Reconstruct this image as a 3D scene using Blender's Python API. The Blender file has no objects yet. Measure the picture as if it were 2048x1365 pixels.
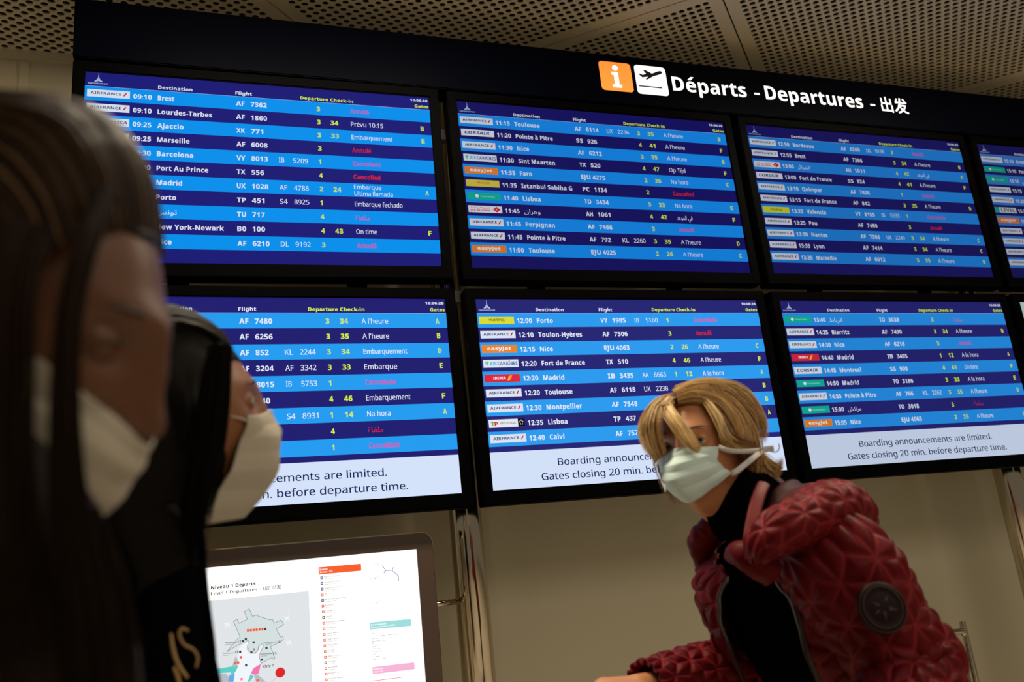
import bpy, bmesh, math, random
import numpy as np
from mathutils import Vector, Matrix, noise

# ------------------------------------------------------------------ camera, world, lights, exposure
C = bpy.context.scene.collection
SC = bpy.context.scene
ZO = 2.85                                   # height of the top edge of the upper screens above the floor
F_PX = 1730.82
CR = Vector((0.9463971, -0.3069073, -0.1006996))
CU = Vector((0.0098586, -0.2841672, 0.9587240))
CF = Vector((0.3228549, 0.9083265, 0.2659093))
CP = Vector((0.3545813, -2.4366117, ZO - 1.5451958))

cam_d = bpy.data.cameras.new('camera')
cam_d.sensor_width = 36.0
cam_d.lens = 36.0 * F_PX / 2048.0
cam_d.clip_start = 0.02
cam_d.dof.use_dof = True
cam_d.dof.focus_distance = 2.5
cam_d.dof.aperture_fstop = 3.4
cam = bpy.data.objects.new('camera', cam_d)
C.objects.link(cam)
cam.matrix_world = Matrix(((CR.x, CU.x, -CF.x, CP.x), (CR.y, CU.y, -CF.y, CP.y), (CR.z, CU.z, -CF.z, CP.z), (0, 0, 0, 1)))
SC.camera = cam

world = bpy.data.worlds.new('world')
SC.world = world
world.use_nodes = True
world.node_tree.nodes['Background'].inputs[0].default_value = (1.0, 0.87, 0.66, 1)
world.node_tree.nodes['Background'].inputs[1].default_value = 0.15

SC.view_settings.view_transform = 'Standard'
SC.view_settings.look = 'None'
SC.view_settings.exposure = 0.0
SC.view_settings.gamma = 1.0
SC.view_settings.use_curve_mapping = False

def area_light(name, loc, size, power, color, rot=(0, 0, 0)):
    d = bpy.data.lights.new(name, 'AREA')
    d.shape = 'RECTANGLE'; d.size, d.size_y = size
    d.energy = power; d.color = color
    o = bpy.data.objects.new(name, d); C.objects.link(o)
    o.location = loc; o.rotation_euler = rot
    return o

area_light('ceiling_lamp_light', (0.7, -0.75, ZO + 0.33), (1.1, 0.2), 52, (1.0, 0.85, 0.63))
area_light('ceiling_lamp_light', (3.0, -0.8, ZO + 0.33), (1.2, 0.2), 36, (1.0, 0.85, 0.63))
area_light('ceiling_lamp_light', (2.3, -3.9, ZO + 0.33), (3.6, 2.4), 68, (1.0, 0.88, 0.70))

def P(px, py, d):
    """point seen at pixel (px, py) of the 2048 x 1365 frame, d metres in front of the camera"""
    return CP + CF * d + CR * ((px - 1024) / F_PX * d) - CU * ((py - 682.5) / F_PX * d)

def on_y(px, py, y):
    v = CF + CR * ((px - 1024) / F_PX) - CU * ((py - 682.5) / F_PX)
    t = (y - CP.y) / v.y
    return CP + v * t

# ------------------------------------------------------------------ materials
def lin(r, g, b):
    f = lambda c: (c / 255 / 12.92) if c / 255 <= 0.04045 else ((c / 255 + 0.055) / 1.055) ** 2.4
    return (f(r), f(g), f(b), 1)

MATS = {}
def mat(name, col=(0.5, 0.5, 0.5, 1), rough=0.5, metal=0.0, spec=0.5, emit=None, strength=1.0, **kw):
    if name in MATS: return MATS[name]
    m = bpy.data.materials.new(name); m.use_nodes = True
    b = m.node_tree.nodes['Principled BSDF']
    b.inputs['Base Color'].default_value = col
    b.inputs['Roughness'].default_value = rough
    b.inputs['Metallic'].default_value = metal
    b.inputs['Specular IOR Level'].default_value = spec
    if emit:
        b.inputs['Emission Color'].default_value = emit
        b.inputs['Emission Strength'].default_value = strength
    for k, v in kw.items(): b.inputs[k].default_value = v
    MATS[name] = m
    return m

def noise_mat(name, c1, c2, scale=20, rough=0.5, bump=0.0, detail=4, **kw):
    if name in MATS: return MATS[name]
    m = mat(name, c1, rough, **kw); nt = m.node_tree; b = nt.nodes['Principled BSDF']
    tc = nt.nodes.new('ShaderNodeTexCoord'); n = nt.nodes.new('ShaderNodeTexNoise')
    n.inputs['Scale'].default_value = scale; n.inputs['Detail'].default_value = detail
    mx = nt.nodes.new('ShaderNodeMix'); mx.data_type = 'RGBA'
    mx.inputs['A'].default_value = c1; mx.inputs['B'].default_value = c2
    nt.links.new(tc.outputs['Object'], n.inputs['Vector'])
    nt.links.new(n.outputs['Fac'], mx.inputs['Factor'])
    nt.links.new(mx.outputs['Result'], b.inputs['Base Color'])
    if bump:
        bp = nt.nodes.new('ShaderNodeBump'); bp.inputs['Strength'].default_value = bump
        bp.inputs['Distance'].default_value = 0.002
        nt.links.new(n.outputs['Fac'], bp.inputs['Height']); nt.links.new(bp.outputs['Normal'], b.inputs['Normal'])
    return m

def screen_mat(key, rgb, strength):
    n = 'lit_%s_%02d' % (key, round(strength * 100))
    return mat(n, (0.002, 0.002, 0.003, 1), 0.6, spec=0.0, emit=lin(*rgb), strength=strength)

M_CEIL = noise_mat('ceiling_enamel', (0.74, 0.64, 0.46, 1), (0.69, 0.60, 0.43, 1), 6, 0.34)
M_VOID = noise_mat('dark_ceiling_void', (0.012, 0.009, 0.007, 1), (0.03, 0.018, 0.014, 1), 3, 0.9)
M_WALL = noise_mat('beige_lacquered_wall', (0.60, 0.55, 0.40, 1), (0.56, 0.515, 0.375, 1), 1.5, 0.36)
M_WALL2 = noise_mat('grey_beige_wall_panel', (0.66, 0.58, 0.42, 1), (0.62, 0.55, 0.40, 1), 2.5, 0.4)
M_FLOOR = noise_mat('polished_stone_floor', (0.64, 0.57, 0.46, 1), (0.56, 0.50, 0.40, 1), 9, 0.35)
M_BLACK = noise_mat('black_plastic', (0.0008, 0.0008, 0.001, 1), (0.0011, 0.0011, 0.0013, 1), 40, 0.5, spec=0.01)
M_HEADER = noise_mat('navy_black_acrylic', (0.0008, 0.0012, 0.0030, 1), (0.0010, 0.0014, 0.0036, 1), 8, 0.4, spec=0.01)
M_CHROME = noise_mat('polished_steel', (0.62, 0.55, 0.44, 1), (0.58, 0.51, 0.41, 1), 30, 0.10, metal=1.0)
M_STEEL = noise_mat('brushed_steel', (0.42, 0.37, 0.29, 1), (0.36, 0.31, 0.24, 1), 60, 0.32, metal=1.0)
M_RAIL = noise_mat('grey_rail', (0.10, 0.095, 0.08, 1), (0.08, 0.075, 0.06, 1), 30, 0.5)
M_BROWN = noise_mat('bronze_brown_frame', (0.075, 0.050, 0.038, 1), (0.062, 0.042, 0.032, 1), 12, 0.28, spec=0.6)

# ------------------------------------------------------------------ mesh helpers
class MB:
    """collects boxes, polygons and text; build() links them as one mesh object"""
    def __init__(s): s.v = []; s.f = []; s.m = []; s.mats = []
    def mi(s, m):
        if m not in s.mats: s.mats.append(m)
        return s.mats.index(m)
    def add(s, vs, fs, m):
        o = len(s.v); k = s.mi(m)
        s.v += [tuple(v) for v in vs]
        for f in fs: s.f.append([i + o for i in f]); s.m.append(k)
    def poly(s, pts, m): s.add(pts, [list(range(len(pts)))], m)
    def box(s, a, b, m, bev=0.0):
        bm = bmesh.new(); bmesh.ops.create_cube(bm, size=1)
        for v in bm.verts: v.co = Vector([(a[i] + b[i]) / 2 + v.co[i] * (b[i] - a[i]) for i in range(3)])
        if bev: bmesh.ops.bevel(bm, geom=bm.edges[:], offset=bev, segments=2, affect='EDGES')
        bm.verts.index_update()
        s.add([v.co.copy() for v in bm.verts], [[v.index for v in f.verts] for f in bm.faces], m); bm.free()
    def build(s, name, parent=None, smooth=False, loc=None):
        me = bpy.data.meshes.new(name); me.from_pydata(s.v, [], s.f)
        for m in s.mats: me.materials.append(m)
        me.polygons.foreach_set('material_index', s.m)
        me.polygons.foreach_set('use_smooth', [smooth] * len(s.f)); me.update()
        return link(name, me, parent)

def link(name, me, parent=None):
    o = bpy.data.objects.new(name, me); C.objects.link(o)
    if parent: 
        o.parent = parent; o.matrix_parent_inverse = Matrix.Translation(-world_loc(parent))
    return o
def world_loc(p):
    v = Vector(p.location)
    q = p
    return v
def tag(o, label=None, cat=None, group=None, kind=None):
    if label: o['label'] = label
    if cat: o['category'] = cat
    if group: o['group'] = group
    if kind: o['kind'] = kind
    return o
def empty(name, loc, label=None, cat=None, group=None):
    o = bpy.data.objects.new(name, None); C.objects.link(o); o.location = loc; o.empty_display_size = 0.1
    return tag(o, label, cat, group)
def grid_mesh(name, G, m, parent=None, closed_u=False, smooth=True, cap=False, drop=None):
    """G: array (nv, nu, 3)"""
    nv, nu = G.shape[:2]
    vs = G.reshape(-1, 3); nn = nu if closed_u else nu - 1
    j, i = np.meshgrid(np.arange(nv - 1), np.arange(nn), indexing='ij')
    i2 = (i + 1) % nu
    F = np.stack([j * nu + i, j * nu + i2, (j + 1) * nu + i2, (j + 1) * nu + i], -1).reshape(-1, 4)
    if drop is not None: F = F[~drop.reshape(-1)[F].any(1)]
    faces = F.tolist(); verts = vs.tolist()
    if cap:
        faces.append(list(range(nu))[::-1]); faces.append([(nv - 1) * nu + k for k in range(nu)])
    me = bpy.data.meshes.new(name); me.from_pydata(verts, [], faces); me.materials.append(m)
    me.polygons.foreach_set('use_smooth', [smooth] * len(faces)); me.update()
    return link(name, me, parent)
def solidify(o, t, offset=-1):
    md = o.modifiers.new('thickness', 'SOLIDIFY'); md.thickness = t; md.offset = offset
    return o
def catmull(pts, n):
    p = np.array([list(q) for q in pts], float)
    if len(p) == 2: 
        t = np.linspace(0, 1, n)[:, None]; return p[0] * (1 - t) + p[1] * t
    p = np.vstack([2 * p[0] - p[1], p, 2 * p[-1] - p[-2]])
    t = np.linspace(0, len(p) - 3 - 1e-9, n); k = t.astype(int); f = (t - k)[:, None]
    a, b, c, d = p[k], p[k + 1], p[k + 2], p[k + 3]
    return 0.5 * ((2 * b) + (-a + c) * f + (2 * a - 5 * b + 4 * c - d) * f ** 2 + (-a + 3 * b - 3 * c + d) * f ** 3)
def tube_grid(pts, radii, nv, nu, n1, th0=0.0, th1=2 * math.pi, closed=True, disp=None, power=2.0):
    """sweep of ellipses along pts; radii: list of (a, b); n1: direction of theta = 0"""
    c = catmull(pts, nv); r = catmull([(a, b, 0) for a, b in radii], nv)[:, :2]
    T = np.gradient(c, axis=0); T /= np.linalg.norm(T, axis=1)[:, None]
    N = np.zeros_like(c); n = np.array(list(n1), float)
    for k in range(nv):
        n = n - T[k] * n.dot(T[k]); n /= np.linalg.norm(n); N[k] = n
    B = np.cross(T, N)
    th = np.linspace(th0, th1, nu, endpoint=not closed)
    ct, st = np.cos(th), np.sin(th)
    cs = np.sign(ct) * np.abs(ct) ** (2 / power); ss = np.sign(st) * np.abs(st) ** (2 / power)
    G = c[:, None] + N[:, None] * (cs[None, :, None] * r[:, 0, None, None]) + B[:, None] * (ss[None, :, None] * r[:, 1, None, None])
    if disp is not None:
        s = np.concatenate([[0], np.cumsum(np.linalg.norm(np.diff(c, axis=0), axis=1))])
        ravg = r.mean()
        U = np.tile((th * ravg)[None], (nv, 1)); V = np.tile(s[:, None], (1, nu))
        nr = N[:, None] * (ct[None, :, None] / r[:, 0, None, None]) + B[:, None] * (st[None, :, None] / r[:, 1, None, None])
        nr /= np.linalg.norm(nr, axis=2)[..., None]
        G = G + nr * disp(U, V, G)[..., None]
    return G
def cyl(name, a, b, r, m, parent=None, n=32):
    a = Vector(a); b = Vector(b); d = (b - a).normalized(); n1 = d.orthogonal()
    G = tube_grid([a, b], [(r, r), (r, r)], 2, n, n1)
    return grid_mesh(name, G, m, parent, closed_u=True, cap=True)

# ---- text: requests are queued, then turned into meshes in one go
TEXTQ = []
def text(mb, s, x, z, cap, m, plane, width=None, bold=False, align='L', sx=1.0, shear=0.0, y=0.0):
    """plane(x, z, y) maps flat coordinates to 3-D; cap = height of a capital"""
    TEXTQ.append((mb, s, x, z, cap, m, plane, width, bold, align, sx, shear, y))
ACC = {'é': ('e', 1), 'è': ('e', -1), 'à': ('a', -1), 'ï': ('i', 0), 'É': ('E', 1), 'Ï': ('I', 2)}
def sans(t, bold):
    """letters and figures from the humanist sans-serif ranges of the built-in font"""
    o = ''
    for ch in t:
        ch = ACC.get(ch, (ch,))[0]; n = ord(ch)
        if 65 <= n <= 90: o += chr((0x1D5D4 if bold else 0x1D5A0) + n - 65)
        elif 97 <= n <= 122: o += chr((0x1D5EE if bold else 0x1D5BA) + n - 97)
        elif 48 <= n <= 57: o += chr((0x1D7EC if bold else 0x1D7E2) + n - 48)
        else: o += ch
    return o
def flush_text():
    cache = {}
    def want(t, bold):
        key = (t, bold)
        if key in cache: return
        cu = bpy.data.curves.new('t', 'FONT'); cu.body = sans(t, bold); cu.resolution_u = 2
        cu.offset = {False: 0.0, True: 0.012, 0.5: 0.0}[bold]
        if bold is True: cu.space_character = 1.04
        o = bpy.data.objects.new('t', cu); C.objects.link(o); cache[key] = o
    for b_ in (False, True, 0.5): want('H', b_)
    for q in TEXTQ:
        want(q[1], q[8])
        for k, ch in enumerate(q[1]):
            if ch in ACC: want(q[1][:k + 1], q[8]); want(ch, q[8])
    bpy.context.view_layer.update(); dg = bpy.context.evaluated_depsgraph_get()
    data = {}
    for k, o in cache.items():
        ev = o.evaluated_get(dg); me = ev.to_mesh()
        co = np.zeros(len(me.vertices) * 3); me.vertices.foreach_get('co', co)
        data[k] = (co.reshape(-1, 3), [list(p.vertices) for p in me.polygons]); ev.to_mesh_clear()
    for o in cache.values():
        cu = o.data; bpy.data.objects.remove(o); bpy.data.curves.remove(cu)
    caph = {b_: data[('H', b_)][0][:, 1].max() for b_ in (False, True, 0.5)}
    for mb, s, x, z, cap, m, plane, width, bold, align, sx, shear, y in TEXTQ:
        co, fs = data[(s, bold)]
        if not len(co): continue
        k = cap / caph[bold]; c = co * k
        x0, x1 = c[:, 0].min(), c[:, 0].max()
        f = (width / (x1 - x0)) if width else sx
        w = (x1 - x0) * f
        off = {'L': 0, 'R': -w, 'C': -w / 2}[align]
        put = lambda pts: [plane(x + off + (a - x0) * f + shear * b, z + b, y) for a, b in pts]
        mb.add(put(c[:, :2]), fs, m)
        if bold is False: mb.add(put(c[:, :2] + np.array([cap * (.03 if cap > .01 else .07), 0])), fs, m)      # a touch heavier
        for i, ch in enumerate(s):
            if ch in ACC:
                e = data[(s[:i + 1], bold)][0][:, 0].max() * k; g = data[(ch, bold)][0] * k
                cx = e - (g[:, 0].max() - g[:, 0].min()) / 2; t = g[:, 1].max(); u = cap * (.16 if bold else .10); d = ACC[ch][1]
                if abs(d) == 1: mb.add(put([(cx - u * .9 - d * u * .3, t + u * .5), (cx + u * .5 - d * u * .3, t + u * .5), (cx + u * .9 + d * u * .9, t + u * 2), (cx - u * .5 + d * u * .9, t + u * 2)] if d > 0 else [(cx - u * .5 + u * .3, t + u * .5), (cx + u * .9 + u * .3, t + u * .5), (cx + u * .3 - u * .9, t + u * 2), (cx - u * 1.1 - u * .9, t + u * 2)]), [[0, 1, 2, 3]], m)
                else:
                    for sg in (-1, 1): mb.add(put([(cx + sg * u * 1.2 - u * .5, t + u * .6), (cx + sg * u * 1.2 + u * .5, t + u * .6), (cx + sg * u * 1.2 + u * .5, t + u * 1.6), (cx + sg * u * 1.2 - u * .5, t + u * 1.6)]), [[0, 1, 2, 3]], m)
    TEXTQ.clear()

# ------------------------------------------------------------------ setting
WALL_Y = 0.5
CEIL = ZO + 0.375
b = MB(); b.box((-5, -7, -0.1), (10, WALL_Y, 0.0), M_FLOOR); tag(b.build('floor'), kind='structure')
b = MB(); b.box((-5, WALL_Y, 0.0), (10, WALL_Y + 0.15, CEIL), M_WALL); wall = tag(b.build('wall_back'), kind='structure')
# light band under the ceiling and the recessed panel left of the boards
b = MB(); b.box((-3.4, WALL_Y - 0.006, ZO + 0.338), (-0.07, WALL_Y + 0.01, CEIL), M_WALL2); b.build('cornice_band', wall)
b = MB(); b.box((-3.4, WALL_Y - 0.003, 0.1), (-0.281, WALL_Y + 0.01, ZO + 0.331), M_WALL2, 0.002); b.build('wall_panel', wall)
b = MB(); b.box((-0.275, WALL_Y - 0.005, 0.1), (-0.243, WALL_Y + 0.01, ZO + 0.331), M_WALL2, 0.002); b.build('wall_panel', wall)
b = MB(); b.box((-5, WALL_Y - 0.02, 0.0), (10, WALL_Y, 0.12), M_STEEL); tag(b.build('baseboard_back'), kind='structure')
b = MB(); b.box((-5, -7, CEIL + 0.22), (10, WALL_Y + 3.2, CEIL + 0.25), M_VOID); ceil = tag(b.build('ceiling'), kind='structure')

# perforated ceiling panels, laid diagonally
def ceiling_panels():
    L = 1.325; NH = 42; margin = 0.045; nseg = 12
    e1 = Vector((math.cos(math.radians(46)), math.sin(math.radians(46)), 0))
    e2 = Vector((math.cos(math.radians(139.5)), math.sin(math.radians(139.5)), 0))
    org = Vector((2.035, -0.25, CEIL))
    gap = 0.003
    p = (L - 2 * margin) / NH; r = p * 0.385
    vs, fs = [], []
    def V(a, b, z=0.0):
        q = e1 * a + e2 * b; vs.append((q.x, q.y, z)); return len(vs) - 1
    corner = {}
    for i in range(NH + 1):
        for j in range(NH + 1): corner[i, j] = V(margin + i * p, margin + j * p)
    edge_mid = {}
    angs = [2 * math.pi * k / nseg for k in range(nseg)]
    for i in range(NH):
        for j in range(NH):
            cx, cy = margin + (i + .5) * p, margin + (j + .5) * p
            ring = [V(cx + r * math.cos(t), cy + r * math.sin(t)) for t in angs]
            lip = [V(cx + r * math.cos(t), cy + r * math.sin(t), 0.005) for t in angs]
            cs = [corner[i + 1, j + 1], corner[i, j + 1], corner[i, j], corner[i + 1, j]]
            # corner at 45 deg sits between ring 1 and ring 2
            q = nseg // 4
            for s in range(4):
                base = s * q
                k0, k1, k2, k3 = [ring[(base + t) % nseg] for t in (0, 1, 2, 3)]
                fs.append([k0, k1, cs[s]][::-1]); fs.append([k1, k2, cs[s]][::-1]); fs.append([k2, k3, cs[s]][::-1])
                fs.append([k3, cs[s], cs[(s + 1) % 4]])
            for t in range(nseg):
                a, c = t, (t + 1) % nseg
                fs.append([ring[a], ring[c], lip[c], lip[a]])
    g = gap
    o = [V(g, g), V(L - g, g), V(L - g, L - g), V(g, L - g)]
    up = [V(g, g, .03), V(L - g, g, .03), V(L - g, L - g, .03), V(g, L - g, .03)]
    i0 = [corner[0, 0], corner[NH, 0], corner[NH, NH], corner[0, NH]]
    # border strips; the inner side follows every corner vertex
    sides = [[corner[k, 0] for k in range(NH + 1)], [corner[NH, k] for k in range(NH + 1)],
             [corner[NH - k, NH] for k in range(NH + 1)], [corner[0, NH - k] for k in range(NH + 1)]]
    for s in range(4):
        fs.append([o[s], o[(s + 1) % 4]] + sides[s][::-1])
        fs.append([o[s], up[s], up[(s + 1) % 4], o[(s + 1) % 4]])
    me = bpy.data.meshes.new('ceiling_panel'); me.from_pydata(vs, [], fs); me.materials.append(M_CEIL); me.update()
    for a in range(-5, 4):
        for c in range(-4, 6):
            q = org + e1 * (a * L) + e2 * (c * L)
            m = q + (e1 + e2) * (L / 2)
            if -2.6 < m.x < 6.4 and -4.4 < m.y < 1.0:
                ob = link('ceiling_panel', me, ceil); ob.location = q
ceiling_panels()

# ------------------------------------------------------------------ departure screens
W = 1.018; H = 0.59268; PX = 1.11386; PZ = 0.69395
ROWSET = {}
WHITE = (226, 232, 248); YEL = (214, 240, 70); RED = (226, 34, 48); PINK = (214, 84, 178)
AR = {'tunis': '\uFEB2\uFEE7\uFEEE\uFE97', 'cancel': '\uFE93\uFE8E\uFED0\uFEE0\uFEE3', 'oran': '\uFEE5\uFE8D\uFEAE\uFEEB\uFEED',
      'ontime': '\uFEAA\uFECB\uFEEE\uFEE4\uFEDF\uFE8D \uFEF2\uFED3', 'algiers': '\uFEAE\uFE8B\uFE8D\uFEB0\uFEA0\uFEDF\uFE8D',
      'rabat': '\uFEC1\uFE8E\uFE91\uFEAE\uFEDF\uFE8D', 'marrakech': '\uFEB6\uFEDB\uFE8D\uFEAE\uFEE3'}
# airline tile, time, destination, code, number, shared code, shared number, hall, desk, status, gate
SCR = {
 (0, 0): [('AF', '09:10', 'Brest', 'AF', '7362', '', '', '3', '', 'Annulé', ''),
          ('AF', '09:10', 'Lourdes-Tarbes', 'AF', '1860', '', '', '3', '34', 'Prévu 10:15', 'B'),
          ('XK', '09:25', 'Ajaccio', 'XK', '771', '', '', '3', '33', 'Embarquement', 'E'),
          ('AF', '09:25', 'Marseille', 'AF', '6008', '', '', '3', '', 'Annulé', ''),
          ('VY', '09:30', 'Barcelona', 'VY', '8013', 'IB', '5209', '1', '', 'Cancelado', ''),
          ('', '10:00', 'Port Au Prince', 'TX', '556', '', '', '4', '', 'Cancelled', ''),
          ('', '10:15', 'Madrid', 'UX', '1028', 'AF', '4788', '2', '24', 'Embarque|Ultima llamada', 'A'),
          ('TP', '', 'Porto', 'TP', '451', 'S4', '8925', '1', '', 'Embarque fechado', ''),
          ('', '', AR['tunis'], 'TU', '717', '', '', '4', '', AR['cancel'], ''),
          ('', '', 'New York-Newark', 'B0', '100', '', '', '4', '43', 'On time', 'F'),
          ('AF', '', 'Nice', 'AF', '6210', 'DL', '9192', '3', '', 'Annulé', '')],
 (1, 0): [('AF', '11:15', 'Toulouse', 'AF', '6114', 'UX', '2236', '3', '35', "A l'heure", 'B'),
          ('SS', '11:20', 'Pointe à Pitre', 'SS', '926', '', '', '4', '41', "A l'heure", 'F'),
          ('AF', '11:30', 'Nice', 'AF', '6212', '', '', '3', '35', "A l'heure", 'B'),
          ('TX', '11:30', 'Sint Maarten', 'TX', '520', '', '', '4', '47', 'Op Tijd', 'F'),
          ('EJU', '11:35', 'Faro', 'EJU', '4275', '', '', '2', '26', 'Na hora', 'C'),
          ('PC', '11:35', 'Istanbul Sabiha G', 'PC', '1134', '', '', '2', '', 'Cancelled', ''),
          ('TO', '11:40', 'Lisboa', 'TO', '3434', '', '', '3', '33', 'Na hora', 'E'),
          ('AH', '11:45', AR['oran'], 'AH', '1061', '', '', '4', '42', AR['ontime'], 'F'),
          ('AF', '11:45', 'Perpignan', 'AF', '7466', '', '', '3', '', 'Annulé', ''),
          ('AF', '11:45', 'Pointe à Pitre', 'AF', '792', 'KL', '2260', '3', '35', "A l'heure", 'D'),
          ('EJU', '11:50', 'Toulouse', 'EJU', '4025', '', '', '2', '26', "A l'heure", 'C')],
 (2, 0): [('AF', '12:50', 'Bordeaux', 'AF', '6260', 'DL', '9196', '3', '', 'Annulé', ''),
          ('AF', '12:55', 'Brest', 'AF', '7366', '', '', '3', '34', "A l'heure", 'B'),
          ('AH', '13:00', AR['algiers'], 'AH', '1011', '', '', '4', '42', AR['ontime'], 'F'),
          ('SS', '13:00', 'Fort de France', 'SS', '924', '', '', '4', '41', "A l'heure", 'F'),
          ('AF', '13:10', 'Quimper', 'AF', '7026', '', '', '1', '', 'Annulé', ''),
          ('AF', '13:15', 'Fort de France', 'AF', '842', '', '', '3', '35', "A l'heure", 'D'),
          ('VY', '13:20', 'Valencia', 'VY', '8155', 'IB', '5533', '1', '', 'Cancelado', ''),
          ('AF', '13:25', 'Pau', 'AF', '7460', '', '', '3', '', 'Annulé', ''),
          ('AF', '13:30', 'Nantes', 'AF', '7386', 'UX', '2249', '3', '34', "A l'heure", 'C'),
          ('AF', '13:35', 'Lyon', 'AF', '7414', '', '', '3', '34', "A l'heure", 'C'),
          ('AF', '13:35', 'Marseille', 'AF', '6012', '', '', '3', '35', "A l'heure", 'B')],
 (3, 0): [('AF', '15:10', 'Brest', '', '', '', '', '', '', '', ''), ('TO', '15:10', 'Porto', '', '', '', '', '', '', '', ''),
          ('TO', '15:15', AR['marrakech'], '', '', '', '', '', '', '', ''), ('AF', '15:15', 'Toulouse', '', '', '', '', '', '', '', ''),
          ('AF', '15:25', '', '', '', '', '', '', '', '', ''), ('LV', '15:30', '', '', '', '', '', '', '', '', ''),
          ('EJU', '15:35', '', '', '', '', '', '', '', '', ''), ('AF', '15:40', '', '', '', '', '', '', '', '', ''),
          ('AF', '', '', '', '', '', '', '', '', '', ''), ('AF', '', '', '', '', '', '', '', '', '', ''), ('AF', '', '', '', '', '', '', '', '', '', '')],
 (0, 1): [('', '', '', 'AF', '7480', '', '', '3', '34', "A l'heure", 'A'),
          ('', '', '', 'AF', '6256', '', '', '3', '35', "A l'heure", 'B'),
          ('', '', '', 'AF', '852', 'KL', '2244', '3', '34', 'Embarquement', 'D'),
          ('', '', '', 'AF', '3204', 'AF', '3342', '3', '33', 'Embarque', 'E'),
          ('', '', '', 'VY', '8015', 'IB', '5753', '1', '', 'Cancelado', ''),
          ('', '', '', 'TX', '540', '', '', '4', '46', 'Embarquement', 'F'),
          ('', '', '', 'TP', '443', 'S4', '8931', '1', '14', 'Na hora', 'A'),
          ('', '', '', 'TU', '725', '', '', '4', '', AR['cancel'], ''),
          ('', '', '', 'VY', '  6', '', '', '1', '', 'Cancellato', '')],
 (1, 1): [('VY', '12:00', 'Porto', 'VY', '1985', 'IB', '5160', '1', '', 'Cancelado', ''),
          ('AF', '12:10', 'Toulon-Hyères', 'AF', '7506', '', '', '3', '', 'Annulé', ''),
          ('EJU', '12:15', 'Nice', 'EJU', '4063', '', '', '2', '26', "A l'heure", 'C'),
          ('TX', '12:20', 'Fort de France', 'TX', '510', '', '', '4', '46', "A l'heure", 'F'),
          ('IB', '12:20', 'Madrid', 'IB', '3435', 'AA', '8663', '1', '12', 'A la hora', 'A'),
          ('AF', '12:20', 'Toulouse', 'AF', '6118', 'UX', '2238', '', '', '', 'B'),
          ('AF', '12:30', 'Montpellier', 'AF', '7548', '', '', '', '', '', 'B'),
          ('TP', '12:35', 'Lisboa', 'TP', '437', '', '', '', '', '', 'A'),
          ('AF', '12:40', 'Calvi', 'AF', '7570', '', '', '', '', '', '')],
 (2, 1): [('TO', '13:40', AR['rabat'], 'TO', '3038', '', '', '3', '', AR['cancel'], ''),
          ('AF', '14:25', 'Biarritz', 'AF', '7490', '', '', '3', '34', "A l'heure", 'B'),
          ('AF', '14:30', 'Nice', 'AF', '6216', '', '', '3', '', 'Annulé', ''),
          ('IB', '14:40', 'Madrid', 'IB', '3405', '', '', '1', '12', 'A la hora', 'A'),
          ('SS', '14:45', 'Montreal', 'SS', '900', '', '', '4', '41', 'On time', 'F'),
          ('TO', '14:50', 'Madrid', 'TO', '3186', '', '', '3', '33', 'A la hora', 'E'),
          ('AF', '14:55', 'Pointe à Pitre', 'AF', '766', 'KL', '2262', '3', '35', "A l'heure", 'D'),
          ('TO', '15:00', AR['marrakech'], 'TO', '3018', '', '', '3', '', AR['cancel'], ''),
          ('EJU', '15:05', 'Nice', 'EJU', '4065', '', '', '2', '26', "A l'heure", 'C')],
 (3, 1): [],
}
LABELS = {
 (0, 0): 'wide black departures screen, leftmost of the top row, partly behind the dark-haired head',
 (1, 0): 'black departures screen second from left in the top row, times 11:15 to 11:50',
 (2, 0): 'black departures screen third from left in the top row, times 12:50 to 13:35',
 (3, 0): 'black departures screen cut off by the right edge in the top row',
 (0, 1): 'black departures screen, leftmost of the bottom row, behind the masked person in profile',
 (1, 1): 'departures screen right behind the blonde woman, times 12:00 to 12:40',
 (2, 1): 'departures screen right of the blonde woman, times 13:40 to 15:05',
 (3, 1): 'black screen with plain white picture at the right edge of the bottom row'}
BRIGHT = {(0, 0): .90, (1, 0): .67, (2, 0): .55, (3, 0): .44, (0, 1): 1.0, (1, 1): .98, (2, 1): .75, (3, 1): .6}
STRIPE = {(0, 0): (0, 150, 246), (1, 0): (20, 146, 250), (2, 0): (34, 140, 238), (3, 0): (60, 135, 232), (0, 1): (36, 156, 240), (1, 1): (44, 156, 240), (2, 1): (38, 148, 238), (3, 1): (40, 150, 235)}
NAVY = {(0, 0): (28, 28, 122), (1, 0): (24, 20, 108), (2, 0): (28, 24, 112), (3, 0): (30, 30, 110), (0, 1): (32, 30, 112), (1, 1): (38, 38, 116), (2, 1): (38, 36, 118), (3, 1): (40, 40, 110)}
BUILD = []            # (builder, name, parent, tags) linked after the text is ready

def ngon_disc(cx, cz, r, n=20, a0=0): return [(cx + r * math.cos(a0 + 2 * math.pi * k / n), cz + r * math.sin(a0 + 2 * math.pi * k / n)) for k in range(n)]

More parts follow.
